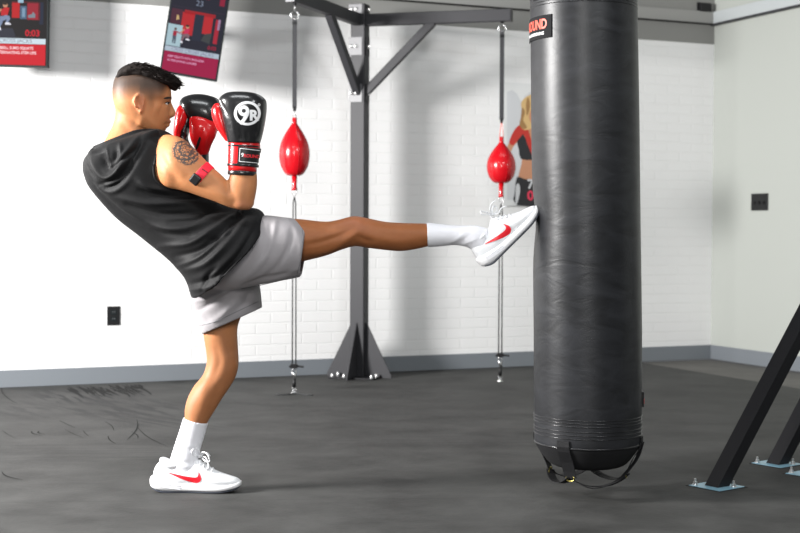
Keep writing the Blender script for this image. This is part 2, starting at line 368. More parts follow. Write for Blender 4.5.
def folds(me, lines, D, side=True):
    """soft ridges (height>0) and creases (height<0) of cloth or muscle along polylines"""
    c, nr = vn(me); d = np.zeros(len(c)); px = proj(c)
    w = np.clip(-nr[:, 1]*2+.4, 0, 1) if side else 1
    for pts, h, wd in lines:
        pts = smooth_pts(np.array(pts, float), 5, closed=False) if len(pts) > 2 else np.array(pts, float); best = np.full(len(c), 1e9); tt = np.zeros(len(c)); K = len(pts)-1
        for i in range(K):
            a, b = pts[i], pts[i+1]; ab = b-a; t = np.clip(((px-a)@ab)/(ab@ab), 0, 1); q = a+t[:, None]*ab; dd = np.linalg.norm(px-q, axis=1)
            u = dd < best; best[u] = dd[u]; tt[u] = (i+t[u])/K
        d += h*np.exp(-(best/wd)**2)*(.25+.75*np.sin(np.clip(tt, 0, 1)*math.pi))
    c = c+nr*(d*w)[:, None]; me.vertices.foreach_set('co', c.ravel()); me.update()
def colattr(me, name, cols):
    a = me.color_attributes.new(name, 'FLOAT_COLOR', 'POINT'); a.data.foreach_set('color', np.concatenate([cols, np.ones((len(cols), 1))], 1).ravel())

# ================================================================== THE ROOM
def struct(name, mb, mats, smooth=False, bevel=0.): o = mb.build(name, mats, None, smooth, loc=(0, 0, 0), bevel=bevel); return tag(o, kind='structure')
def wallslab(name, s0, s1, z0, z1, t0, t1, m, side=False, bevel=0.):
    # back wall: s along WT, t thickness range along WN ; side wall: s along WN, t along WT
    mb = MB()
    if not side: mb.box(WT*(s0+s1)/2+WN*(t0+t1)/2+Z*(z0+z1)/2, (WT, WN, Z), (abs(s1-s0)/2, abs(t1-t0)/2, (z1-z0)/2))
    else: mb.box(WN*(s0+s1)/2+WT*(t0+t1)/2+Z*(z0+z1)/2, (WT, WN, Z), (abs(t1-t0)/2, abs(s1-s0)/2, (z1-z0)/2))
    return struct(name, mb, m, bevel=bevel)
SL = -4.2                                   # left end of the back wall (coordinate along it)
# back wall built in its own axes so that the brick courses follow it
wb = MB().box(V((SL+XR)/2, .1, ZB/2), ((1, 0, 0), (0, 1, 0), (0, 0, 1)), ((XR-SL)/2, .1, ZB/2))
w = struct('wall_back', wb, wall_mat()); w.location = tuple(WN*D0); w.rotation_euler = (0, 0, WA)
wallslab('wall_back_upper', SL, XR, ZB, 3.3, D0-.004, D0+.2, M['bandpaint'])
wallslab('trim_1', SL, XR, ZL, ZL+.085, D0-.03, D0-.004, M['railpaint'], bevel=.004)
wallslab('gap_shade_back', SL, XR, ZL-.007, ZL, D0-.034, D0-.004, M['gap'])  # dark strip stands in for the shaded gap under the rail
wallslab('trim_3', 1.5, D0, ZL, ZL+.085, XR-.03, XR, M['sidepaint2'], True, bevel=.004)
wallslab('gap_shade_right', 1.5, D0, ZL-.014, ZL, XR-.036, XR, M['steel'], True)  # the same gap line carried on along the right wall as a dark strip
wallslab('wall_right', 1.5, D0+.2, 0, 3.3, XR, XR+.2, M['sidepaint'], True)
wallslab('baseboard_back', SL, XR, 0, .1004, D0-.008, D0, M['baseboard'], bevel=.002)
wallslab('baseboard_right', 1.5, D0, 0, .1004, XR-.008, XR, M['baseboard'], True, bevel=.002)
fx = MB(); q = [WT*SL+WN*(-1.5), WT*(XR)+WN*(-1.5), WT*(XR)+WN*D0, WT*SL+WN*D0]
fx.add([p+Z*h for h in (-.05, -.008) for p in q], [(0, 1, 2, 3), (4, 5, 6, 7), (0, 1, 5, 4), (1, 2, 6, 5), (2, 3, 7, 6), (3, 0, 4, 7)])
struct('floor_border', fx, floor_mat('brown_grey_vinyl', (.10, .097, .09, 1), (.15, .145, .135, 1), None))
fx = MB(); q = [WT*SL+WN*(-1.5), WT*(XM)+WN*(-1.5), WT*(XM)+WN*D0, WT*SL+WN*D0]
fx.add([p+Z*h for h in (-.008, 0) for p in q], [(0, 1, 2, 3), (4, 5, 6, 7), (0, 1, 5, 4), (1, 2, 6, 5), (2, 3, 7, 6), (3, 0, 4, 7)])
sc = [(-1.74, 7.50, .50, .34, -1.05, 1., 1.), (-1.42, 7.0, .6, .4, -.9, .8, .6), (-1.2, 6.6, .6, .22, -.7, .7, .5), (-2.05, 6.9, .5, .4, -.8, .5, .6), (.35, 6.0, .9, .25, .1, .25, 1), (-1.3, 5.6, .7, .3, .1, .3, 1)]
struct('floor', fx, floor_mat('dark_rubber_floor', (.022, .022, .021, 1), (.058, .058, .056, 1), sc))

# small fittings
def outlet(px, py, w_, h_, fn, ax, nrmv, name, label, kind):
    c = fn(px, py); t = thing(name, label, 'wall fitting' if kind == 'sensor' else ('socket' if kind == 'outlet' else 'switch'), c)
    MB().box(c-nrmv*.003, (ax, nrmv, Z), (w_/2, .003, h_/2)).build('cover_plate', M['plastic'], t, bevel=.002)
    if kind == 'outlet':
        for dz in (-.02, .02):
            b = MB().box(c-nrmv*.0065+Z*dz, (ax, nrmv, Z), (.017, .0012, .014)).build('receptacle', M['bezel'], t)
            mb = MB()
            for dx in (-.006, .006): mb.box(c-nrmv*.008+Z*(dz+.003)+ax*dx, (ax, nrmv, Z), (.0012, .0008, .005), 0)
            mb.build('slot', M['steel_pale'], b)
    elif kind == 'switch':
        for dx in (-.05, 0, .05):
            MB().box(c-nrmv*.008-Z*.005+ax*dx, (ax, nrmv, Z), (.007, .006, .011)).build('toggle', M['gap'], t, bevel=.001)
    else:
        MB().box(c-nrmv*.02, (ax, nrmv, Z), (w_/2*.8, .015, h_/2*.8)).build('housing', M['plastic'], t, bevel=.003)
outlet(113.5, 315.7, .078, .114, onwall, WT, WN, 'wall_outlet', 'black duplex electrical outlet low on the white brick wall', 'outlet')
outlet(760, 202, .18, .117, onside, -WN, WT, 'light_switch', 'black triple switch plate on the pale right wall', 'switch')
outlet(703.5, 8, .115, .075, lambda x, y: onwall(x, y, .004), WT, WN, 'wall_sensor', 'small black box on the grey upper wall near the corner', 'sensor')
cb = MB().tube(smooth_pts([G(276, 394.6, .003), G(288, 394.5, .003), G(296, 393.2, .003), G(305, 394.8, .003), G(313, 395, .003)], 4, False), .0035, 8)
tag(cb.build('floor_cord', M['cord'], None, True, loc=G(294, 394, 0)), 'thin black cord lying under the left reflex ball anchor', 'cord')

# black rubber scuffs left on the mat
sk_ = MB(); rs = random.Random(3)
def stroke(a, b, wd, bend=0., lay=0):
    a = G(*a); b = G(*b); d = b-a; n_ = nrm(np.cross(d, Z)); k = 7; vs = []
    for i in range(k):
        u = i/(k-1); c = a+d*u+n_*bend*math.sin(math.pi*u); w_ = wd*math.sin(math.pi*min(.97, max(.06, u)))**.6/2
        vs += [c+n_*w_+Z*(.0004+lay*2e-5), c-n_*w_+Z*(.0004+lay*2e-5)]
    sk_.add(vs, [(2*i, 2*i+2, 2*i+3, 2*i+1) for i in range(k-1)])
for i in range(70):
    x = 66+78*rs.random(); y = 386.5-.035*(x-66)+8*rs.random()*(1-abs(x-105)/60); l_ = 3+7*rs.random()
    stroke((x, y), (x+l_*(.9+.8*rs.random()), y+l_*(.55+.35*rs.random())), .006+.014*rs.random(), rs.uniform(-.02, .02), i)
for i in range(9):
    x = 2+150*rs.random(); y = 396+45*rs.random(); l_ = 5+12*rs.random(); stroke((x, y), (x+l_*rs.choice((.6, 1, 1.3)), y+l_*.6), .003+.004*rs.random(), rs.uniform(-.02, .02), 50+i)
stroke((1, 388), (17, 404), .006, .02, 70); stroke((138, 428), (168, 447), .005, .02, 71); stroke((127, 440), (137, 420), .006, .02, 72); stroke((2, 472), (22, 480), .008, .02, 73)
tag(sk_.build('scuff_marks', M['scuff'], None, False, loc=G(105, 393)), 'black shoe scuffs streaked across the dark floor near the back wall', 'scuffs', kind='stuff')

# ------------------------------------------------------------------ monitors
SCR = {}
def scr(r, g, b, e=.9):
    k = (r, g, b)
    if k not in SCR:
        c = srgb(r, g, b); m = mat('screen_colour', c, .25, 0); n = m.node_tree.nodes['Principled BSDF']; n.inputs['Specular IOR Level'].default_value = 0.02; n.inputs['Roughness'].default_value = .4
        n.inputs['Base Color'].default_value = (.01, .01, .01, 1); n.inputs['Emission Color'].default_value = c; n.inputs['Emission Strength'].default_value = e; SCR[k] = m
    return SCR[k]
def monitor(label, cpx, cpy, d, w_, h_, roll, yaw, wallpx, content):
    c = P(cpx, cpy, d); U = V(math.cos(yaw), math.sin(yaw), 0); N_ = V(-math.sin(yaw), math.cos(yaw), 0)
    u = U*math.cos(roll)-Z*math.sin(roll); v = U*math.sin(roll)+Z*math.cos(roll)
    t = thing('wall_monitor', label, 'monitor', c, None)
    MB().box(c+N_*.022, (u, N_, v), (w_/2, .022, h_/2)).build('case', M['bezel'], t, bevel=.004)
    wp = c+WN*(D0-c@WN); br = MB(); br.beam(c+N_*.04, wp, .05, .05, Z); br.box(wp-WN*.01, (WT, WN, Z), (.05, .01, .08)); br.box(c+N_*.052, (u, N_, v), (.1, .01, .1))
    br.build('wall_bracket', M['black_steel'], t)
    o = c-N_*.001-u*w_/2-v*h_/2; mats = []; mb = MB()
    def mi(col):
        m = scr(*col)
        if m not in mats: mats.append(m)
        return mats.index(m)
    k = [0]
    def fn(x, y, z): return o+u*x-N_*(z)+v*y
    def rect(x0, y0, x1, y1, col, lay):
        z = .0004*lay; mb.add([fn(x0, y0, z), fn(x1, y0, z), fn(x1, y1, z), fn(x0, y1, z)], [(0, 1, 2, 3)], mi(col))
    def pol(pts, col, lay): vs, fs = poly_verts(pts); mb.add([fn(a[0], a[1], .0004*lay) for a in vs], fs, mi(col))
    def txt(s, cx, cy, size, col, lay, bold=0., left=False):
        vs, fs = text_verts(s, size, bold); xs = [a[0] for a in vs]; wd = max(xs)-min(xs); q = (left/wd) if left else 1.; dx = -min(xs)*q if left else 0
        mb.add([fn(cx+a[0]*q+dx, cy+a[1]*min(1, q*1.25), .0004*lay) for a in vs], fs, mi(col))
    content(rect, pol, txt, w_, h_)
    me = mb.mesh('screen', fix=False); link('screen', me, mats, t, False)
    return t
def figure(pol, x, y, s, skin=(190, 140, 110), top=(190, 20, 30), leg=(120, 135, 165), sit=True):
    e = lambda cx, cy, rx, ry: [(x+s*(cx+rx*math.cos(a)), y+s*(cy+ry*math.sin(a))) for a in np.linspace(0, 6.28, 12, endpoint=False)]
    L = lambda q: [(x+s*a, y+s*b) for a, b in q]
    if sit:
        pol(e(0, .86, .12, .13), skin, 5); pol(e(-.02, .93, .13, .08), (40, 25, 20), 6)
        pol(L([(-.2, .35), (.12, .38), (.2, .72), (-.02, .76), (-.2, .6)]), top, 5)
        pol(L([(-.16, .62), (-.34, .4), (-.44, .36), (-.46, .42), (-.34, .52), (-.2, .7)]), skin, 6)
        pol(L([(-.2, .3), (.05, .38), (.2, .34), (.24, .2), (.14, .02), (.02, .02), (.08, .18), (-.12, .1)]), leg, 5)
        pol(L([(-.24, .34), (-.06, .28), (-.12, .02), (-.24, -.22), (-.36, -.2), (-.28, .05)]), leg, 6)
        pol(L([(0, .02), (.16, .04), (.28, -.03), (.27, -.08), (0, -.07)]), (225, 225, 235), 7); pol(L([(-.38, -.2), (-.2, -.2), (-.18, -.34), (-.3, -.33)]), (225, 225, 235), 7)
    else:
        pol(e(0, .9, .08, .1), (90, 60, 50), 6); pol(L([(-.12, .45), (.12, .45), (.12, .78), (-.12, .78)]), top, 5)
        pol(L([(.1, .7), (.42, .62), (.42, .68), (.1, .78)]), top, 5); pol(L([(-.1, -.05), (-.02, -.05), (0, .3), (.04, -.05), (.12, -.05), (.12, .45), (-.12, .45)]), leg, 5)
def content1(rect, pol, txt, w, h):
    k = w/57.; X = lambda px: (px+9.)*k; Y = lambda py: (66.5-py)*k
    blk = (16, 10, 14)
    rect(X(-8), Y(65), X(46.5), Y(-30), blk, 0)
    rect(X(-8), Y(64.5), X(45.5), Y(44), (205, 8, 32), 1); rect(X(-8), Y(43.6), X(45.5), Y(38.2), (205, 222, 232), 1)
    txt('CROSS JACKS', X(16), Y(40.8), .030, (120, 115, 130), 2, 0, False)
    txt('DUMBBELL SUMO SQUATS', X(-7.5), Y(48), .022, (250, 215, 220), 2, .0006, 41*k)
    txt('ALTERNATING STEP-UPS', X(-4.5), Y(52.6), .022, (250, 215, 220), 2, .0006, 41*k)
    rect(X(12), Y(18), X(19.5), Y(3), (185, 10, 20), 1); rect(X(27), Y(19.5), X(38), Y(3), (150, 22, 42), 1); rect(X(20), Y(19), X(26.5), Y(6), (70, 95, 120), 1)
    rect(X(22), Y(17), X(25), Y(8), (120, 150, 175), 2); rect(X(18), Y(3), X(23.3), Y(-2), (150, 185, 205), 2); rect(X(39), Y(24), X(43), Y(2), (25, 32, 55), 1)
    rect(X(38.5), Y(20), X(39.6), Y(2), (110, 12, 22), 1); rect(X(12), Y(2.6), X(38), Y(1.8), (110, 14, 26), 1)
    pol([(X(28), Y(17.5)), (X(35), Y(17.5)), (X(35), Y(14)), (X(33), Y(11.5)), (X(31.5), Y(14)), (X(28), Y(15))], (120, 130, 140), 3)
    txt('0:03', X(32.5), Y(33), .048, (205, 12, 40), 2, .0012)
    pol([(X(-6), Y(38)), (X(0), Y(29)), (X(13), Y(28.2)), (X(16), Y(36)), (X(15), Y(38))], (40, 42, 55), 2)
    figure(pol, X(5.5), Y(23.5), 21*k)
    rect(X(-6), Y(26), X(-2), Y(10), (70, 40, 60), 1)
def content2(rect, pol, txt, w, h):
    k = w/57.; X = lambda a: a*k; Y = lambda b: b*k          # a,b: px from lower-left corner of the case
    rect(X(1.5), Y(1.5), X(55.5), h-X(1.5), (26, 26, 42), 0)
    rect(X(1.8), Y(1.8), X(55), Y(21.5), (150, 4, 62), 1); rect(X(1.8), Y(21.8), X(55), Y(26.6), (168, 182, 196), 1)
    txt('CRISS CROSS JACKS', X(29), Y(24.2), .028, (110, 100, 130), 2)
    txt('JUMP SQUATS WITH SHOULDER', X(5.5), Y(17), .0165, (215, 150, 185), 2, .0004, 36*k); txt('ALTERNATING LUNGES', X(5.5), Y(13), .0165, (215, 150, 185), 2, .0004, 29*k)
    rect(X(1.8), Y(27.2), X(16), Y(48.5), (160, 186, 196), 2); figure(pol, X(9.3), Y(30.5), 15*k, top=(150, 25, 50), leg=(70, 80, 95), sit=False)
    rect(X(15.5), Y(61), X(46), Y(64.5), (150, 20, 30), 1); rect(X(14), Y(40), X(26), Y(62), (175, 28, 36), 1); rect(X(26), Y(36), X(35), Y(62), (28, 34, 52), 2); rect(X(35), Y(44), X(44), Y(61.5), (175, 30, 38), 1)
    rect(X(47), Y(36), X(51), Y(60), (160, 26, 48), 1); rect(X(49.3), Y(50), X(51.6), Y(60.5), (150, 120, 150), 2); rect(X(3), Y(49), X(14), Y(64), (70, 30, 48), 1)
    pol([(X(8)+.004, Y(58)), (X(10.5), Y(58)), (X(11.5), Y(54)), (X(8.5), Y(53))], (190, 160, 110), 3)
    figure(pol, X(20.5), Y(36), 14*k, top=(190, 40, 80), leg=(120, 90, 100)); pol([(X(35), Y(37)), (X(44), Y(35)), (X(45), Y(46)), (X(38), Y(44))], (55, 58, 60), 2)
    txt('0:03', X(47), Y(31.2), .03, (150, 15, 50), 2, .0008); txt('23', X(29), Y(72.5), .045, (120, 130, 150), 2)
    rect(X(24), Y(78), X(38), Y(84), (120, 20, 45), 1); rect(X(48), Y(74), X(53), Y(86), (130, 14, 48), 1); rect(X(3), Y(66), X(55), Y(67), (40, 32, 50), 1)
    figure(pol, X(29), Y(82), 12*k, top=(150, 30, 60), leg=(60, 60, 80))
d1 = 7.66
monitor('portrait monitor at the far left, bright red lower screen', 19.5, 19.5, d1, 57*d1/F, 94*d1/F, math.radians(1.), math.radians(3), None, content1)
d2 = 7.98; w2 = 57.5*d2/F; h2 = 104*d2/F; rl = math.radians(8.6)
blx, bly = 160., 72.; cx_ = blx+(57.5/2)*math.cos(rl)+52*math.sin(rl); cy_ = bly+(57.5/2)*math.sin(rl)-52*math.cos(rl)
monitor('tilted portrait monitor above the boxer with magenta lower screen', cx_, cy_, d2, w2, h2, rl, math.radians(10), None, content2)

# ------------------------------------------------------------------ poster with a printed athlete
pc = onwall(546, 145, .012); t = thing('wall_poster', 'grey wall poster showing a blonde athlete, half hidden by the heavy bag', 'poster', pc)
px2m = lambda x, y, off=.02: onwall(x, y, off)
MB().add([px2m(x, y, o) for o in (.002, .016) for x, y in ((503.5, 206), (592, 204), (592, 88), (503.5, 82))], [(0, 1, 2, 3), (4, 5, 6, 7), (0, 1, 5, 4), (1, 2, 6, 5), (2, 3, 7, 6), (3, 0, 4, 7)]).build('panel', M['poster'], t)
pm = [mat('poster_skin', srgb(196, 140, 108), .5), mat('poster_hair', srgb(212, 178, 122), .5), mat('poster_hair_dark', srgb(160, 122, 76), .5), mat('poster_red', srgb(190, 50, 42), .5), mat('poster_black', srgb(38, 38, 42), .5), mat('poster_pale', srgb(205, 207, 210), .5), mat('poster_logo', srgb(228, 60, 90), .5)]
mb = MB()
def pp(pts, m, lay, k=3):
    vs, fs = poly_verts([tuple(a) for a in (smooth_pts(pts, k) if k > 1 else pts)]); mb.add([px2m(a[0], a[1], .0165+.0005*lay) for a in vs], fs, m)
pp([(507, 92), (512, 90), (517, 94), (520, 100), (524, 104), (524, 96), (530, 92), (540, 90), (540, 200), (507, 200)], 5, 1, 1)
pp([(520, 126), (513, 136), (507.5, 146), (506, 156), (509, 158), (512, 149), (518, 142), (521, 152), (522, 160), (520.5, 168), (518, 178), (517, 190), (550, 190), (550, 178), (546, 168), (546, 160), (549, 150), (553, 146), (558, 155), (561, 153), (559, 142), (553, 130), (545, 124), (536, 118), (530, 120)], 0, 2, 2)
pp([(515, 129), (521, 124.5), (527, 127), (530, 136), (535, 146), (541, 134), (546, 125), (552, 128), (557, 138), (550, 142), (545, 150), (538, 157), (533, 157), (527, 143), (523, 134), (514, 145), (509, 142)], 3, 4, 2)
pp([(517, 140), (523, 134), (528, 144), (534, 152), (546, 144), (549, 150), (548, 159), (534, 160), (521, 159), (519, 150)], 4, 3, 2)
pp([(521, 104), (526, 97), (535, 94), (545, 98), (549, 110), (546, 124), (534, 128), (524, 130), (520, 124), (523, 115)], 1, 5)
pp([(531, 110), (538, 106), (542, 114), (540, 123), (533, 125), (529, 118)], 0, 6)
pp([(522, 108), (525, 112), (523, 120), (527, 127), (523, 129), (519.5, 125), (521, 117)], 2, 7); pp([(528, 97), (530, 106), (527, 116), (526, 104)], 2, 7)
pp([(517, 177), (524, 179), (535, 179), (549, 177), (551, 190), (550, 205), (516, 205), (515, 192)], 4, 6, 2)
mb2 = [(516, 186), (519, 184), (520, 192), (517, 204), (515.5, 204)]; pp(mb2, 5, 7)
for s_, y_ in (('7', 184.5), ('0', 196)):
    vs, fs = text_verts(s_, 1, .03); mb.add([px2m(530.5+a[0]*13, y_-a[1]*13, .0215) for a in vs], fs, 5 if s_ == '7' else 6)
link('printed_athlete', mb.mesh('p', False), pm, t, False)

# ------------------------------------------------------------------ steel stand with two arms
post = G(359, 377); A_R = G(500, 381.5); A_L = G(294, 393.5); ang = math.radians(-19)
fR = V(math.cos(ang), math.sin(ang), 0); fF = V(math.sin(ang), -math.cos(ang), 0)
dR = nrm(A_R-post); dL = nrm(A_L-post)
t = thing('reflex_bag_stand', 'tall dark steel post with two horizontal arms holding red reflex balls', 'stand', post)
zt = P(359, 4.5, post[1])[2]
MB().box(post+Z*(zt/2), (fR, fF, Z), (.046, .046, zt/2)).build('post', M['steel'], t, bevel=.004)
armz = P(359, 20.5, post[1])[2]; hz = .037
LR = np.linalg.norm(A_R-post); LL = np.linalg.norm(A_L-post)
for dv, LN, mt, nm in ((dR, LR, 'steel', 'right'), (dL, LL, 'black_steel', 'left')):
    e = post+dv*(LN+.055)+Z*armz; a = MB().beam(post+dv*.03+Z*armz, e, .05, hz*2, np.cross(dv, Z)).build('arm', M['steel'], t, bevel=.004)
    MB().box(e+dv*.003, (dv, np.cross(dv, Z), Z), (.003, .027, hz+.001)).build('end_cap', M['steel_pale'] if nm == 'left' else M['plastic'], a)  # left cap paler: the light falling on it is put into its colour
    side = np.cross(dv, Z)
    q0 = post+dv*.03+Z*(armz-.455); q1 = post+dv*.465+Z*(armz-hz+.012)
    MB().beam(q0, q1, .045, .05, side).build('brace', M['steel'], t, bevel=.003)
    fdir = fR if nm == 'right' else fF; sd = fF if nm == 'right' else fR
    # bolted mounting plates with paired bolts
    for zz in (zt-.035, armz-.165, armz-.455):
        mbp = MB().box(post+fdir*.049+Z*zz-(sd*.012 if nm == 'left' else 0), (fdir, sd, Z), (.003, .044 if nm == 'left' else .03, .055 if zz < armz-.1 else .03)); pl = mbp.build('mounting_plate', M['steel_pale'] if nm == 'left' else M['black_steel'], t)
        for k in ((-.034, -.002) if nm == 'left' else (0.,)):
            MB().lathe(post+fdir*.052+Z*zz+sd*(k-(.006 if nm == 'left' else 0)), fdir, [(.0125, 0), (.0125, .006), (.008, .008), (.008, .014), (.003, .016)], 12).build('bolt', M['bolt'], pl, 'auto')
# base gussets
for dv in (fR, fF, -fR):
    sd = np.cross(dv, Z); pts = [(.04, 0), (.215, 0), (.215, .015), (.05, .345), (.04, .345)]
    g = MB().prism(pts, lambda u, v, w: post+dv*u+Z*v+sd*(w-.004), .008).build('gusset', M['steel'], t)
pl = MB().box(post+Z*.005, (fR, fF, Z), (.15, .15, .005)).build('base_plate', M['black_steel'], t, bevel=.002)
for a, b in ((-.13, .13), (-.13, .03), (-.05, .13), (.13, .13), (.13, .04), (-.13, -.13), (.13, -.13)):
    MB().lathe(post+fR*a+fF*b+Z*.01, Z, [(.013, 0), (.013, .004), (.009, .005), (.009, .013), (.005, .02), (.003, .021)], 10).build('bolt', M['bolt'], pl, 'auto')

# ------------------------------------------------------------------ reflex balls
def reflex(label, A, pxs, hy, sy0, bt, bb, tail, clipy, rpx):
    d = A[1]; z = lambda y, : P(pxs, y, d)[2]; X = A[0]; c = lambda y: V(X, d, z(y)); k = d/F
    t = thing('reflex_ball', label, 'punching ball', V(X, d, 0), 'red double-end reflex balls on the stand')
    # hook: open S ring
    hk = [c(hy)+V(.022*math.sin(a), 0, .022*math.cos(a)) for a in np.linspace(.5, 5.6, 16)]
    MB().tube(hk, .0042, 8).tube([c(hy)+V(0, 0, .02), V(X, d, armz-hz+.001)], .005, 8).build('hook', M['chrome'], t, True)
    MB().lathe(V(X, d, armz-hz-.012), Z, [(.008, 0), (.012, .006), (.012, .012)], 12).build('eye_bolt', M['plastic'], t, True)
    s = MB().box((c(hy+2)+c(sy0))/2, ((1, .2, 0), (-.2, 1, 0), Z), (.0125*k/.0057, .002, (z(hy+2)-z(sy0))/2)).build('upper_strap', M['webbing'], t)
    MB().box(c(hy+8), ((1, .2, 0), (-.2, 1, 0), Z), (.014, .004, .008)).build('strap_slider', M['plastic'], s)
    MB().tube([c(sy0-1), c(sy0+3)], [.01, .008], 10).build('strap_knot', M['plastic'], s, True)
    yn = bt-9
    mb = MB()
    for sg in (-1, 1): mb.tube([c(sy0+2), c(sy0+5)+V(sg*.004, 0, 0), c(yn+1)+V(sg*.012, 0, 0)], .002, 6)
    mb.build('suspension_cord', M['chrome'] if rpx > 15 else M['coral'], t, True)
    R = rpx*k; hh = z(bt-3)-z(bb)
    pr = [(0, .0), (.35, -.004), (.62, .045), (.85, .16), (.97, .30), (1., .42), (.96, .54), (.82, .68), (.58, .82), (.36, .92), (.2, .99), (.17, 1.0)]
    prof = [(max(.001, a*R), b*hh) for a, b in smooth_pts(pr, 4, False)]
    ball = MB().lathe(c(bb), Z, prof, 32).build('ball', M['red_ball'], t, True)
    mb = MB()
    for j in range(4):                                    # raised seams
        a = j*math.pi/2+.35; mb.tube([c(bb)+V(math.cos(a)*(r+.0006), math.sin(a)*(r+.0006), h) for r, h in prof[3:-2]], .0012, 6)
    mb.build('seam', M['red_ball'], ball, True)
    MB().lathe(c(bt-1), Z, [(.018, 0), (.0145, .02), (.013, z(yn)-z(bt-1)), (.005, z(yn)-z(bt-1)+.003)], 14).build('top_sleeve', M['red_ball'], ball, True)
    MB().lathe(c(tail), Z, [(.004, -.002), (.017, 0), (.015, .01), (.013, .03), (.016, z(bb)-z(tail))], 14).build('bottom_sleeve', M['red_ball'], ball, True)
    ln = [c(tail)+V(.013*s, 0, 0) for s in (-1,)]+[c(tail+3)+V(-.012, 0, 0), c(tail+7.5), c(tail+3)+V(.012, 0, 0), c(tail)+V(.013, 0, 0)]
    MB().tube(ln, .0022, 6).build('link', M['chrome'], t, True)
    y0, y1 = tail+7, clipy
    mb = MB()
    for sg in (-1, 1): mb.tube([c(y0), c(y0+6)+V(sg*.007, 0, 0), c((y0+y1)/2)+V(sg*.0095, 0, 0), c(y1)+V(sg*.010, 0, 0)], .0038, 8)
    mb.build('lower_cord', M['cord'], t, True)
    k2 = MB().box(c(y1), ((1, 0, 0), (0, 1, 0), Z), (.02, .016, .012)); k2.tube([c(y1)+V(.01, 0, 0), c(y1+.6)+V(.055, -.01, 0)], .006, 8); k2.tube([c(y1)+V(-.028, 0, -.005), c(y1)+V(-.01, 0, 0)], .007, 8)
    k2.build('cord_lock', M['plastic'], t, False, bevel=.003)
    H0 = z(y1)-.01
    zz = H0; i = 0; mb = MB()
    mb.tube([V(X+.011*math.cos(a), d+.004, zz-.028+.026*math.sin(a)) for a in np.linspace(0, 6.28, 13)[:-1]], .0035, 6, closed=True)
    mb.tube([V(X-.012, d-.004, zz-.02), V(X+.010, d-.004, zz-.062)], .006, 8)
    mb.build('snap_hook', M['chrome'], t, True)
    MB().tube([V(X+.003, d, zz-.06), V(X, d, .035)], [.009, .011], 8).build('webbing_loop', M['plastic'], t, True)
    MB().lathe(V(X, d, 0), Z, [(.018, 0), (.018, .006), (.008, .008), (.008, .022), (.003, .026)], 12).tube([V(X+.012*math.cos(a), d, .027+.012*math.sin(a)) for a in np.linspace(0, 6.28, 13)[:-1]], .003, 6, closed=True).build('floor_anchor', M['chrome'], t, True)
    return t
reflex('red reflex ball hanging left of the post, beside the boxing gloves', A_L, 294, 15, 108, 127, 175.5, 190, 366, 15.4)
reflex('red reflex ball hanging right of the post, just left of the heavy bag', A_R, 500.5, 28, 120, 146, 183, 197, 355, 14.6)

# ------------------------------------------------------------------ slanted legs of the bag rack at the right
def rackleg(fx_, fy_, xt, mats_):
    pass
t = thing('bag_rack', 'dark steel rack with slanted square legs bolted to the floor at right', 'rack', G(717, 487))
for (px_, py_, first) in ((716.5, 486.5, 1), (777, 464, 1), (812, 474.5, 0)):
    b = G(px_, py_); n1 = V(.58, -.81, 0); n2 = V(-.81, -.58, 0); w_ = .062*(1 if px_ < 800 else 1)
    lean = nrm(V(.565, .17, 1.)) if first else nrm(V(.62, -.1, 1)); up = b+lean*2.55
    h = w_/2; R = []
    for tt in (0, 2.3):
        c0 = b+lean*(tt/lean[2])
        R.append([c0+n1*i*h+n2*j*h for i, j in ((1, 1), (1, -1), (-1, -1), (-1, 1))])
    leg = MB().rings(R).build('leg', M['black_steel'], t)
    a0 = math.radians(38); e1 = V(math.cos(a0), math.sin(a0), 0); e2 = V(-math.sin(a0), math.cos(a0), 0)
    # rubber cut away in a diamond showing the plate
    MB().box(b+Z*.0006, (e1, e2, Z), (.078, .078, .0006)).build('cutout_edge', M['gap'], leg)
    fp = MB().box(b+Z*.002, (e1, e2, Z), (.070, .070, .0012)).build('foot_plate', M['blueplate'], leg)
    for s1, s2 in ((-.55, .5), (.52, -.3)):
        p = b+(n1*s1+n2*s2)*.108*.95+V(0, 0, .0035)
        MB().lathe(p, Z, [(.011, 0), (.011, .003), (.0075, .0035), (.0075, .011), (.0045, .012), (.0045, .022), (.001, .024)], 10).build('bolt', M['bolt'], leg, 'auto')

# ------------------------------------------------------------------ heavy bag
DB = 4.74; RB = .1865
def bc(py, px_=None):
    x = 583.6+(587.6-583.6)*min(max(py, -150), 480)/330. if py < 330 else 587.6
    return P(x if px_ is None else px_, py, DB)
t = thing('heavy_bag', 'long black vinyl heavy bag hanging at right, kicked by the boxer', 'punching bag', bc(474)*V(1, 1, 0)+Z*.05)
TOPY = -26
prof = [(TOPY, .10), (TOPY+1, .165), (TOPY+4, .182), (0, .1845), (12, .1845), (60, .1855), (120, .1865), (200, .1865), (260, .187), (330, .1875), (400, .187), (414, .1865), (424, .1862), (432, .186), (440, .185), (444, .181), (450, .168), (457, .150), (463, .128), (466, .09), (467, .02)]
pr = smooth_pts(prof, 8, False); n = 96; R = []
for y, r in pr:
    c = bc(y); ring = []
    for a in np.linspace(0, 2*math.pi, n, endpoint=False):
        v = V(math.cos(a), math.sin(a), 0); q = c+v*r
        w1 = math.exp(-((y-222)/26.)**2)*math.exp(-((abs(a-math.pi))/.55)**2)
        q = q-v*.012*w1
        ring.append(q)
    R.append(ring)
nb = [i for i, (y, r) in enumerate(pr) if y >= 441][0]
bag = MB().rings(R[:nb+1]).build('body', bag_mat(), t, True); bb = bvh_of(bag)
def cyl(y, a, off=0.): 
    r = np.interp(y, [p[0] for p in prof], [p[1] for p in prof])+off; return bc(y)+V(math.cos(a), math.sin(a), 0)*r
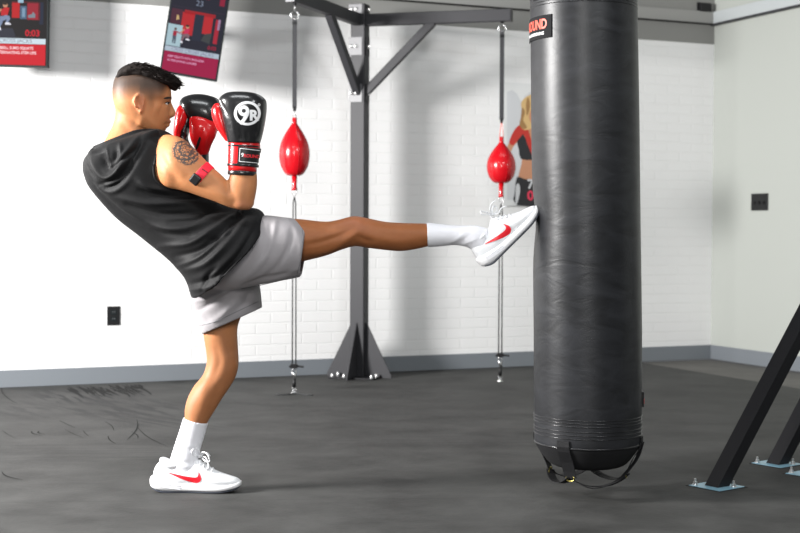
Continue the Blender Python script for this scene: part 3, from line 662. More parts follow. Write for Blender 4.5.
def ringtube(ys, rad, name, m, off=.0005, parent=bag):
    mb = MB()
    for y in ys: mb.tube([cyl(y, a, off) for a in np.linspace(0, 2*math.pi, 72, endpoint=False)], rad, 6, closed=True)
    return mb.build(name, m, parent, True)
ringtube((-4, 0, 3, 6.5, 9.5), .0016, 'stitching', M['black']); ringtube((414, 417, 420, 425, 428.5, 432), .0016, 'stitching', M['black']); ringtube((441.5,), .0032, 'piping', M['black'], .001)
MB().rings([r for r in R[nb:]]).build('bottom_panel', M['matte'], t, True)
# lower straps and their loops
strapm = M['webblack']
def strap(path, w_, name, parent, th=.0025, outward=None):
    R = []; path = [np.array(p) for p in path]
    for i, p in enumerate(path):
        a = path[max(i-1, 0)]; b = path[min(i+1, len(path)-1)]; tn = nrm(b-a); o = outward(p) if outward else nrm(V(p[0]-bc(300)[0], p[1]-bc(300)[1], .001)); s_ = nrm(np.cross(tn, o)); o = nrm(np.cross(s_, tn))
        R.append([p+s_*w_/2-o*th/2, p+s_*w_/2+o*th/2, p-s_*w_/2+o*th/2, p-s_*w_/2-o*th/2])
    return MB().rings(R).build(name, strapm, parent)
angs = [-2.16, -.30, 1.4, 2.75]
ends = []
for a in angs:
    s_ = strap([cyl(434, a, .003), cyl(440, a, .004), cyl(445, a, .004), bc(456)+V(math.cos(a), math.sin(a), 0)*.158, bc(466)+V(math.cos(a), math.sin(a), 0)*.142, bc(472)+V(math.cos(a), math.sin(a), 0)*.135], .045, 'bottom_strap', t)
    e = bc(472)+V(math.cos(a), math.sin(a), 0)*.135; ends.append(e)
    MB().tube([e+V(-math.sin(a), math.cos(a), 0)*.016*math.cos(q)+Z*(.010*math.sin(q)-.002) for q in np.linspace(0, 6.28, 16, endpoint=False)], .0028, 8, closed=True).build('buckle', M['brass'], s_, True)
for i, j, dz in ((0, 1, .035), (1, 2, .03), (2, 3, .03), (3, 0, .03)):
    p0, p1 = ends[i], ends[j]; mid = (p0+p1)/2; c0 = bc(470)
    pth = []
    for u in np.linspace(0, 1, 14): q = p0*(1-u)+p1*u; q = q-Z*(dz*4*u*(1-u))*(1 if i else 1); q = q+(q-c0)*V(1, 1, 0)*(.35*4*u*(1-u)*.3); q[2] = max(q[2], .012); pth.append(q)
    strap(pth, .03, 'hanging_loop', t, outward=lambda p: nrm(V(p[0]-bc(300)[0], p[1]-bc(300)[1], -1.2)))
pth = [cyl(441, -.12, .004), bc(455)+V(.165, -.05, 0), bc(466)+V(.13, -.075, 0), bc(476)+V(.08, -.115, 0), bc(481)+V(0, -.14, 0), bc(474)+V(-.06, -.135, 0)]
strap(smooth_pts(pth, 4, False), .02, 'hanging_loop', t, outward=lambda p: nrm(V(p[0]-bc(300)[0], p[1]-bc(300)[1], -.6)))
# top straps and swivel (mostly above the frame)
top = bc(TOPY)
for a in (.4, 1.97, 3.54, 5.11):
    strap([cyl(4, a, .003), cyl(-10, a, .004), cyl(TOPY+2, a, .004), top+Z*.28+V(math.cos(a), math.sin(a), 0)*.03], .04, 'top_strap', t)
mb = MB(); 
for i in range(18):
    zc = top[2]+.30+i*.055; ax = V(1, 0, 0) if i % 2 else V(0, 1, 0)
    mb.tube([V(top[0], top[1], zc)+ax*.014*math.cos(q)+Z*.034*math.sin(q) for q in np.linspace(0, 6.28, 14, endpoint=False)], .004, 6, closed=True)
mb.build('chain', M['chrome'], t, True)
# label patch, wrapped round the upper left of the bag
def wrap(u, v, off):            # u metres along circumference from angle a0, v metres up from y
    base = bc(31.5); a = wrap.a0+u/RB; r = .1852+off; return V(base[0]+math.cos(a)*r, base[1]+math.sin(a)*r, base[2]+v)
xr_ = (547.5-584)/ (RB*F/DB); wrap.a0 = -math.acos(max(-1, xr_))   # right edge of the patch
def wrapped(mb, vf, cu, cv, off, m=0): vs, fs = vf; return mb.add([wrap(q[0]+cu, q[1]+cv, off) for q in vs], fs, m)
pw, ph = .185, .078
lab = MB(); nseg = 16
R = [[wrap(-pw*i/nseg, sgn*ph/2+0, o_) for sgn, o_ in ((-1, .001), (1, .001), (1, .0035), (-1, .0035))] for i in range(nseg+1)]
lpo = lab.rings(R).build('label_patch', M['matte'], t)
mb = MB()
def fit(vf, w_):
    vs, fs = vf; xs = [a[0] for a in vs]; k = w_/(max(xs)-min(xs)); m_ = (max(xs)+min(xs))/2; return [((a[0]-m_)*k, a[1], 0) for a in vs], fs
wrapped(mb, fit(text_verts('9ROUND', .046, .0012, .006), .158), -pw/2-.006, .008, .0042, 0); wrapped(mb, fit(text_verts('30 MIN KICKBOXING', .0145, .0002, .006), .135), -pw/2-.008, -.022, .0042, 1)
link('label_lettering', mb.mesh('l', False), [M['coral'], M['white']], lpo, False)
a_ = -.04
tgm = MB().box(cyl(398, a_, .002), (V(0, 0, 1), V(math.sin(-a_), math.cos(a_), 0), V(math.cos(a_), math.sin(a_), 0)), (.026, .03, .003)).build('side_tag', M['plastic'], t)
MB().box(cyl(400, a_, .006), (V(0, 0, 1), V(math.sin(-a_), math.cos(a_), 0), V(math.cos(a_), math.sin(a_), 0)), (.009, .022, .001)).build('tag_print', M['redprint'], tgm)

# ================================================================== THE BOXER
DM = 4.75
foot = P(197, 492, 4.79)*V(1, 1, 0)
man = thing('person', 'boxer in black sleeveless hoodie and grey shorts kicking the heavy bag', 'person', foot)
body = MB()
L_ = lambda st, D=DM, **k: loft(st, D, mb=body, **k)
# torso
L_([(108, 146, 150, 133, 0, .075), (98, 163, 164, 141, 0, .145), (100, 182, 182, 158, 0, .165), (116, 202, 198, 178, 0, .165), (141, 223, 213, 196, 0, .15), (166, 244, 230, 211, 0, .14), (188, 264, 250, 226, 0, .15), (200, 278, 256, 243, 0, .145), (208, 288, 252, 265, 0, .11)], p=2.3)
# neck and head
L_([(114, 100, 151, 112, 0, .050), (115.5, 113, 150, 124, 0, .056), (113, 125, 149, 133, 0, .060), (107, 137, 150, 141, 0, .075), (102, 150, 156, 146, 0, .11), (101, 164, 160, 152, 0, .14)])
L_([(132, 67.5, 146, 67.5, 0, .018), (121, 71.5, 159, 72, 0, .046), (115.3, 78, 167.5, 79, 0, .063, 0, 0, .05), (113, 87, 170.6, 88, 0, .0715, 0, 0, .12), (112.6, 95, 171.3, 96, 0, .074, 0, 0, .16), (113.8, 102, 169.6, 102, 0, .0735, 0, 0, .2), (116, 109, 169.4, 109.5, 0, .070, 0, 0, .22), (120, 115.5, 168.8, 116.5, 0, .065, 0, 0, .22), (127, 121.5, 167.4, 122.5, 0, .058, 0, 0, .25), (135, 126, 165.3, 127.5, 0, .050, 0, 0, .28), (144, 129.5, 163.6, 131, 0, .038, 0, 0, .3), (151, 131.5, 160.5, 133, 0, .018)], n=36)
# brow, nose, lips, chin, cheek
L_([(163, 99, 171.5, 96.0, .012, .010), (164, 101, 171.9, 98, .012, .034), (164, 103.5, 169.6, 101.5, .012, .020)], k=3)
L_([(166, 99.5, 170.6, 99, .016, .006), (165, 104, 172.0, 103.2, .016, .0085), (164, 109, 174.2, 108.4, .016, .010), (164, 113, 176.0, 112.4, .016, .013), (164, 116, 174.6, 116.2, .016, .014), (164, 118.3, 170.4, 118.3, .016, .012)], n=16)
L_([(163, 119.5, 169.6, 119.2, .016, .010), (163, 121.3, 171.4, 121.3, .016, .018), (163, 123, 170.2, 123.4, .016, .017)], n=14, k=3)
L_([(163, 124, 169.4, 124, .016, .016), (162, 125.7, 170.0, 125.9, .016, .016), (161, 127.3, 167.6, 127.6, .016, .012)], n=14, k=3)
L_([(155, 126.5, 166.2, 128, .012, .022), (155, 129, 165.6, 130.5, .012, .024), (155, 131, 162.6, 133, .012, .018)], n=16, k=3)

# ear
ec = P(139.8, 103.6, DM-.077)
ear = [(136.2, 108.5), (134.6, 103), (134.8, 98.4), (137.6, 95.3), (141.4, 95.2), (143.8, 98), (143.4, 102), (142.2, 106.5), (141.4, 110.8), (139.4, 111.8)]
body.tube([P(x, y, DM-.072-(.012 if x < 138 else .0)) for x, y in smooth_pts(ear, 3, False)], .0046, 8)
L_([(136.5, 98, 142.5, 97, -.069, .010), (135.5, 103, 143, 102, -.069, .010), (137, 109, 142, 109, -.069, .008)], n=14, k=3)
# near arm
L_([(158, 139, 150, 176, -.07, .06), (166, 134.5, 156, 184, -.115, .068), (178, 136.5, 165, 188, -.155, .070), (189, 143, 178, 190, -.17, .062), (200, 154.5, 190, 193, -.18, .053), (211, 165.5, 203, 197.5, -.185, .047), (221, 174.5, 216, 202, -.19, .044), (230, 183, 227, 206.5, -.19, .041), (240, 188, 238, 209.5, -.19, .037), (250, 194, 247, 210, -.19, .028)])
L_([(241, 210, 249, 209.8, -.19, .018), (232, 207, 253.3, 206, -.19, .034), (227.5, 200, 254.5, 200, -.19, .040), (226.5, 192, 256, 193, -.19, .043), (227.5, 183, 257.2, 184, -.19, .042), (230, 174, 257, 175, -.19, .038), (233, 160, 255, 161, -.19, .030), (235, 140, 252, 140, -.19, .026)])
# far arm
L_([(150, 150, 150, 175, .12, .05), (175, 165, 165, 192, .17, .045), (195, 182, 185, 205, .19, .04), (213, 190, 205, 208, .2, .036)])
L_([(196, 206, 210, 206, .2, .03), (193, 190, 212, 190, .19, .034), (195, 172, 209, 172, .18, .030), (197.5, 158, 207.5, 158, .17, .024), (198, 140, 208, 140, .16, .022)])
# kicking leg (near)
L_([(232, 214, 210, 280, -.05, .07), (262, 217, 240, 276, -.07, .082), (284, 218.5, 278, 268, -.075, .078), (300, 219, 301, 262, -.075, .072), (325, 221.5, 325, 256, -.07, .062), (340, 219.5, 341, 250, -.065, .056), (354.5, 216.5, 355, 246.3, -.06, .055), (367, 218, 368, 248, -.055, .054), (384, 221.5, 384.5, 250, -.05, .054), (400, 222.8, 401, 251.2, -.045, .051), (416, 223.2, 416.5, 249, -.04, .045), (428, 223.8, 428.5, 246.2, -.035, .040), (438, 226.5, 438, 243.5, -.033, .034), (455, 228, 455, 242, -.03, .028), (470, 230, 468, 242.5, -.03, .025), (482, 234, 477, 247, -.03, .02)])
# standing leg (far)
L_([(203, 262, 262, 256, .07, .07), (201, 282, 254, 272, .085, .085), (202, 305, 247, 303, .085, .078), (203, 330, 238, 325, .08, .066), (206, 350, 237.8, 344, .075, .058), (206.8, 362, 238.6, 362, .07, .056), (203, 375, 236, 376, .065, .053), (194, 386, 230, 387, .06, .053), (187.3, 399, 222.5, 398, .055, .051), (184.8, 410, 214.6, 411, .05, .046), (184.6, 419, 207.2, 423, .047, .041), (182, 431, 202.5, 434, .045, .036), (177, 448, 198, 449, .04, .031), (173, 462, 195.5, 461, .04, .031), (172, 478, 201, 477, .04, .031)])
bme = remesh(body, .0042, 4)
folds(bme, [([(300, 246), (325, 241), (345, 233), (356, 226)], -.005, 3.2), ([(305, 254), (328, 250), (347, 240), (358, 232)], .005, 3), ([(357, 236), (366, 240), (374, 242)], -.004, 2.5), ([(340, 222), (352, 219), (362, 223)], .004, 5), ([(310, 225), (335, 229), (352, 226)], -.003, 4), ([(375, 228), (395, 230), (418, 230)], .003, 4), ([(372, 236), (395, 242), (415, 240)], .002, 4),
            ([(215, 345), (219, 362), (213, 378)], -.004, 4), ([(230, 352), (234, 364), (230, 374)], .005, 4), ([(208, 372), (204, 390), (200, 408)], .003, 5), ([(222, 380), (214, 398), (207, 418)], -.003, 3.5),
            ([(160, 153), (168, 170), (180, 182)], -.006, 4), ([(190, 165), (208, 178), (226, 190)], -.003, 4), ([(186, 180), (206, 191), (228, 200)], .003, 4), ([(172, 160), (178, 170), (184, 178)], .003, 5),
            ([(226, 184), (228, 190), (230, 194)], -.004, 2.5), ([(248, 184), (249, 195), (247, 204)], .002, 3), ([(119, 118), (126, 128), (134, 138)], -.003, 4), ([(144, 114), (140, 124), (134, 134)], .003, 3.5),
            ([(163, 103.5), (167, 103.3), (170, 103)], -.0035, 2.0), ([(164, 124), (168, 123.9), (170.5, 123.7)], -.003, .9), ([(146, 116), (152, 123), (158, 129)], .002, 3), ([(154, 106), (158, 107), (161, 108)], .004, 7), ([(155, 97), (160, 96), (166, 97)], .002, 4), ([(138.6, 99.5), (139.3, 104), (139.6, 108)], -.0055, 2.0)], DM)
c, nr = vn(bme); pq = proj(c); X, Y = pq[:, 0], pq[:, 1]
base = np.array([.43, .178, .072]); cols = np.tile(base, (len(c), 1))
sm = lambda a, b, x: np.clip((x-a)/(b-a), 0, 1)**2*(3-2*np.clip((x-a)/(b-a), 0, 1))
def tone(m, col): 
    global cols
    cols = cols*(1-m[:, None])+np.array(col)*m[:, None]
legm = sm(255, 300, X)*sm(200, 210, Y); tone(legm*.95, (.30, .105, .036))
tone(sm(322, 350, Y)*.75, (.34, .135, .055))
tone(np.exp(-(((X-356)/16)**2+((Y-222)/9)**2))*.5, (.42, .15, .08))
tone(np.exp(-(((X-243)/9)**2+((Y-205)/6)**2))*.35, (.50, .20, .13))
# clipped sides of the hair
hd = (Y < 122)*(X < 185)
fade = sm(102, 84, Y+.10*(X-112)*(X < 140))*hd*sm(169.5, 163, X+(Y-86)*.35)
earm = np.exp(-(((X-139.8)/6.5)**2+((Y-104)/9)**2)**2)
fade = fade*(1-earm*.9); tone(np.clip(fade**.5*.95, 0, 1), (.030, .020, .015))
side = np.exp(-(((X-151)/3.5)**2+((Y-98)/9)**2))*hd; tone(side*.45, (.06, .035, .022))
tone(earm*hd*.35*(c[:, 1] < DM-.06), (.55, .18, .11))
tone(np.exp(-(((X-170)/3.0)**2+((Y-121.7)/1.3)**2))*hd*.8, (.34, .12, .08)); tone(np.exp(-(((X-169)/3.0)**2+((Y-126.)/1.5)**2))*hd*.8, (.42, .14, .10))
tone(np.exp(-(((X-160)/8)**2+((Y-128)/4)**2))*hd*.2, (.2, .11, .07))
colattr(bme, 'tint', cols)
tcen = P(185.3, 152.5, DM-.2)
e_ = (((X-185.5)*.80+(Y-152.5)*.60)/14.5)**2+((-(X-185.5)*.60+(Y-152.5)*.80)/11.5)**2
tat = sm(1.08, .94, e_)*(c[:, 1] < DM-.10)
sc_ = np.exp(-(((X-176)/4)**2+((Y-147)/6)**2))*.5*(c[:, 1] < DM-.08); tat = np.clip(np.maximum(tat, sc_), 0, 1)
a = bme.attributes.new('tattoo', 'FLOAT', 'POINT'); a.data.foreach_set('value', tat.astype(np.float32))
tloc = tcen-foot
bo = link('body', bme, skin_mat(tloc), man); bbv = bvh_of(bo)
# eye and brow
mb = MB(); ex = V(1, 0, 0)
def fdec(mb, pts, m=0, off=.0012, k=3, bv=None, D=DM): 
    pts = smooth_pts(pts, k) if k > 1 else pts
    vs, fs = poly_verts([tuple(p) for p in pts], .9 if k else 0); out = []
    for q in vs:
        hit = hitpx(bv or bbv, q[0], q[1])
        if hit[0] is None: hit = (bv or bbv).find_nearest(Vector(P(q[0], q[1], D-.05)))
        n_ = np.array(hit[1]); n_ = n_ if n_[1] < 0 else -n_; out.append(np.array(hit[0])+n_*off)
    return mb.add(out, fs, m)
fdec(mb, [(163.2, 98.6), (166, 96.9), (169.5, 96.9), (171.2, 98.0), (168.5, 98.6), (166, 99)], 0, .0016); mb.build('eyebrow', M['brow'], bo, True)
mb = MB(); fdec(mb, [(165, 103.6), (167.2, 102.2), (169.2, 102.4), (169, 104), (167, 104.6)], 0, .0006); fdec(mb, [(167.4, 102.4), (169.1, 102.6), (168.8, 104), (167.4, 104.2)], 1, .0012)
fdec(mb, [(164.3, 103.2), (166.6, 101.4), (169.8, 101.9), (169.6, 102.6), (167, 102.2), (165, 103.6)], 1, .0018); mb.build('eye', [M['eyewhite'], M['brow']], bo, True)

# hair
hb = MB(); loft([(117, 76, 116, 82, 0, .022), (120, 71, 120, 81.5, 0, .045), (125, 66.8, 126, 81, 0, .062), (132, 64.4, 133, 80.5, 0, .070), (141, 64.2, 141, 81, 0, .072), (150, 66.6, 150, 82.5, 0, .071), (158, 69.6, 158, 84.5, 0, .065), (166, 73.6, 165.5, 86.5, 0, .055), (172, 77.5, 171, 89, 0, .040), (176, 81.5, 175, 91, 0, .022), (178.5, 85, 177.5, 90, 0, .008)], DM, n=40, mb=hb)
hme = remesh(hb, .004, 2)
c, nr = vn(hme); from mathutils import noise as mn
dd = np.array([mn.noise(Vector((q[0]*45, q[1]*110, q[2]*45)))*.0035 for q in c]); c = c+nr*dd[:, None]; hme.vertices.foreach_set('co', c.ravel()); hme.update()
hair = link('hair', hme, M['hair'], man)
sb = MB(); idx = [i for i in range(len(c)) if nr[i, 2] > -.25]
for i in rng.choice(idx, 1500):
    p = c[i]; x = proj(p)[0]; f = np.clip((x-116)/60, 0, 1)
    d = nrm(nr[i]*(.30+.1*rng.rand())+V(.9, 0, .12-.35*f)+rng.randn(3)*.16); ln = .010+.012*rng.rand()+.008*f
    if p[2] < P(150, 84, DM)[2]: ln *= .45
    p0 = p-nr[i]*.003; p1 = p0+d*ln*.55; p2 = p1+nrm(d+V(.2, 0, -.35))*ln*.5
    sb.tube([p0, p1, p2], [.0019, .0014, .0004], 4)
sb.build('hair_strands', M['hair'], hair, True)

# ---------------------------------------------------------------- hoodie
sh = MB()
loft([(104, 147, 152, 128.5, 0, .085), (88, 157, 166, 131, 0, .150), (84.5, 169, 177, 139, 0, .180), (89, 185, 188, 151, 0, .190), (101, 200, 199, 168, 0, .190), (121, 220, 212, 187, 0, .182), (146, 239, 228, 203, -.01, .178), (168, 257, 245, 208.5, -.025, .185, 4, 5), (182, 273, 259, 210.5, -.04, .195, 6, 8), (187.5, 284, 264, 214, -.045, .200, 8, 10), (191, 296, 266, 220, -.045, .198, 9, 11)], DM, n=56, mb=sh, p=2.2)
sh.tube([P(x, y, DM+o) for x, y, o in smooth_pts([(240, 212, -.12), (250, 211.5, -.07), (257, 212.5, 0), (256, 214, .1)], 4, False)], [.014]*13, 10)
# hood lying on the upper back: two draped rolls and a lining hollow
def roll(pts, r, flat=1.): pts = smooth_pts(np.array(pts, float), 5, False); r = np.interp(np.linspace(0, 1, len(pts)), np.linspace(0, 1, len(r)), r); sh.tube([P(a[0], a[1], DM+a[2]) for a in pts], r, 12)
roll([(158, 132.5, -.10), (148, 137, -.125), (138, 150, -.150), (126, 166, -.160), (112, 179, -.145), (101, 181, -.09), (94, 175, .0), (93, 165, .08), (98, 156, .12)], [.012, .017, .022, .026, .029, .030, .028, .024, .02])
roll([(152, 130.5, -.06), (138, 131.5, -.095), (126, 136, -.11), (112, 142, -.10), (99, 147.5, -.05), (96.5, 148.5, .03), (104, 146, .09)], [.007, .008, .010, .012, .013, .012, .01])
roll([(98, 149, -.03), (92, 156, -.03), (90.5, 166, -.03), (95, 176, -.02)], [.014, .018, .020, .018])

roll([(101, 151, -.03), (96, 155, 0), (99, 153, .05)], [.012, .013, .012])
sme = remesh(sh, .0045, 2)
FD = [([(101, 152), (104, 162), (110, 170)], -.022, 6), ([(116, 150), (116, 158), (113, 166)], -.012, 4), ([(93, 148), (91, 160), (97, 172), (106, 178), (116, 171), (125, 157), (133, 143), (143, 134)], .009, 2.6), ([(107, 148), (107, 158), (110, 168)], .008, 1.8), ([(120, 143), (120, 153), (115, 163)], .007, 1.8), ([(88, 166), (96, 181), (108, 187), (122, 180), (134, 164), (146, 144)], -.009, 2.2), ([(92, 176), (102, 190), (116, 191), (130, 180)], .005, 2.5),
      ([(86, 176), (110, 204), (140, 222), (165, 232), (190, 236)], -.006, 3), ([(120, 208), (150, 226), (185, 228), (225, 214)], .008, 4), ([(128, 204), (160, 214), (200, 212), (235, 209)], -.007, 3), ([(112, 196), (145, 203), (180, 203), (215, 203)], .007, 3.5), ([(140, 190), (165, 196), (195, 198)], -.006, 3),
      ([(185, 270), (205, 264), (225, 246), (244, 222)], .008, 3.5), ([(176, 256), (200, 250), (222, 232), (246, 213)], -.008, 3), ([(190, 284), (215, 277), (238, 256), (256, 226)], -.007, 2.6), ([(192, 290), (216, 285), (240, 264), (260, 232)], .006, 2.4), ([(160, 246), (190, 243), (215, 228), (240, 212)], .007, 3), ([(178, 266), (198, 258), (216, 243), (236, 222)], .006, 2.5),
      ([(150, 140), (160, 150), (152, 172)], .004, 3), ([(138, 180), (150, 188), (170, 191)], .007, 3), ([(108, 170), (122, 160), (138, 146)], -.009, 2.2), ([(100, 184), (118, 178), (134, 160)], -.007, 2), ([(94, 178), (104, 186), (118, 180)], .005, 2.5), ([(126, 150), (118, 162), (104, 170)], .006, 2.4), ([(140, 141), (132, 158), (121, 174)], -.006, 1.8),
      ([(96, 196), (125, 226), (160, 250), (182, 270)], .005, 4), ([(202, 292), (206, 278), (216, 268)], -.006, 2.4), ([(222, 285), (224, 274), (232, 262)], -.006, 2.4), ([(210, 240), (226, 236), (236, 226)], -.006, 2.5), ([(170, 222), (196, 220), (214, 206)], -.005, 2.6)]
folds(sme, [(a, b*1.35 if i > 6 else b, c_) for i, (a, b, c_) in enumerate(FD)], DM)
# armhole cut: follows the shirt edge round the shoulder
def cutter(pts, o0, o1): mb = MB(); pts = smooth_pts(pts, 4); mb.prism([tuple(p) for p in pts], lambda u, v, w: P(u, v, DM+o0+(o1-o0)*w), 1.); return mb
ah = cutter([(171.5, 128), (167.5, 136), (161.5, 147), (157, 158), (155, 168), (156.5, 178), (163, 184.5), (173, 188), (187, 189.5), (205, 188), (215, 170), (205, 135), (190, 124)], -.40, -.02)
neckc = MB(); loft([(120, 100, 153, 115, 0, .06), (112, 128, 152, 128, 0, .062), (104, 143, 151, 135, 0, .078), (103, 150, 147, 141, 0, .075)], DM, mb=neckc, n=24)
sme = bool_diff(sme, [ah, neckc])
hoodie = link('sleeveless_hoodie', sme, M['shirt'], man); sbv = bvh_of(hoodie)
mb = MB(); ae = smooth_pts([(168.5, 133.8), (165, 141.5), (160, 150), (156.8, 158), (154.8, 168), (156.3, 178), (163, 184.8), (173, 188.6), (184, 190.3)], 4, False)
pts = []
for q in ae:
    hit = hitpx(sbv, q[0]-1.2, q[1]+.6)
    if hit[0] is not None and abs(hit[0][1]-DM) < .3: pts.append(np.array(hit[0])+V(0, -.0005, 0))
mb.tube(smooth_pts(pts, 1, False), .0035, 8); mb.build('armhole_hem', M['shirt'], hoodie, True)

# ---------------------------------------------------------------- shorts
so = MB()
loft([(226, 228, 200, 284, -.0, .13), (244, 222, 212, 289, -.02, .14), (262, 215.5, 236, 289, -.05, .135), (282, 217, 268, 283, -.07, .118), (296, 219.5, 288, 279.5, -.075, .108), (306.8, 228, 300.5, 277, -.075, .100)], DM, n=44, mb=so, p=2.3)
loft([(198, 262, 258, 240, .0, .15), (194, 281, 262, 256, .03, .16), (192.5, 297, 259, 278, .07, .135), (197, 314, 260.5, 293, .08, .122), (202.5, 334, 262, 307.5, .085, .112)], DM, n=44, mb=so, p=2.3)
some = remesh(so, .0048, 2)
folds(some, [([(240, 282), (262, 262), (272, 236), (276, 220)], .006, 3), ([(252, 284), (276, 268), (290, 244), (292, 226)], -.005, 3), ([(243, 285), (268, 278), (296, 272)], -.006, 2.2), ([(262, 258), (270, 240), (270, 222)], -.004, 2.4), ([(290, 222), (300, 236), (302, 262)], .004, 3.5), ([(262, 283), (285, 276), (302, 266)], .004, 2.4),
             ([(196, 312), (214, 302), (236, 288)], -.006, 2.6), ([(194, 302), (216, 296), (240, 286)], .005, 2.4), ([(204, 328), (226, 312), (244, 290)], .005, 3.4), ([(230, 314), (244, 304), (250, 290)], -.005, 3), ([(240, 312), (252, 302), (258, 288)], .003, 3), ([(196, 306), (206, 318), (212, 326)], -.004, 3)], DM)
c1 = MB(); loft([(276, 222, 266, 274, -.075, .098), (294, 222.5, 289, 275.5, -.075, .100), (305, 229, 299.5, 274.5, -.075, .094), (316, 236, 311, 273, -.075, .09)], DM, n=32, mb=c1, p=2.3)
c2 = MB(); loft([(199, 303, 250, 284, .08, .112), (200, 316, 257, 294, .08, .112), (204.5, 332, 259.5, 307, .085, .106), (210, 350, 264, 325, .085, .10)], DM, n=32, mb=c2, p=2.3)
some = bool_diff(some, [c1, c2])
shorts = link('shorts', some, M['shorts'], man)
# hem stitching lines
xbv = bvh_of(shorts); mb = MB()
def surfline(pts, bv, r, mb, off=.0004, k=6):
    out = []
    for q in smooth_pts(pts, k, False):
        h_ = hitpx(bv, q[0], q[1])
        if h_[0] is not None: out.append(np.array(h_[0])+np.array(h_[1])*off)
    if len(out) > 2: mb.tube(out, r, 6)
surfline([(241, 288.5), (262, 285), (280, 280.5), (298, 275)], xbv, .0011, mb); surfline([(198, 326), (214, 322), (236, 312), (259, 301)], xbv, .0011, mb); surfline([(301.5, 224), (303, 240), (301, 258), (297, 274)], xbv, .0009, mb)
mb.build('hem_stitching', M['steel_pale'], shorts, True)

# ---------------------------------------------------------------- socks
mb = loft([(426.3, 222.8, 427.5, 247, -.035, .0425), (428, 222.6, 429, 247.2, -.035, .043), (440, 224, 440, 246.4, -.033, .040), (455, 225.3, 454, 245.2, -.031, .0375), (468, 225.5, 464, 246.2, -.03, .038), (478, 225.8, 472, 250, -.03, .038), (488, 229, 480, 256, -.03, .034)], DM, n=32)
sk = remesh(mb, .0035, 2); folds(sk, [([(450, 245), (460, 241.5), (472, 234)], -.0018, 1.6), ([(456, 247), (467, 243), (478, 238)], .002, 1.5), ([(446, 243), (456, 240), (464, 232)], .0015, 1.6), ([(432, 230), (450, 231), (470, 230)], .001, 2)], DM)
link('sock', sk, M['sock'], man)
mb = loft([(183.3, 417.6, 208.2, 423.2, .047, .0445), (182.8, 419.5, 207.6, 425, .047, .0445), (179, 432, 204.5, 436, .045, .040), (174, 447, 200.5, 449, .042, .0365), (169.8, 460, 198.5, 460, .04, .037), (167.5, 469, 201, 470, .04, .037), (170, 478, 205, 478, .04, .034)], DM, n=32)
sk = remesh(mb, .0035, 2); folds(sk, [([(170, 456), (180, 462), (194, 462)], -.0014, 1.7), ([(170, 462), (182, 467), (196, 466)], .0016, 1.6), ([(176, 440), (186, 446), (198, 446)], .0015, 2)], DM)
link('sock', sk, M['sock'], man)

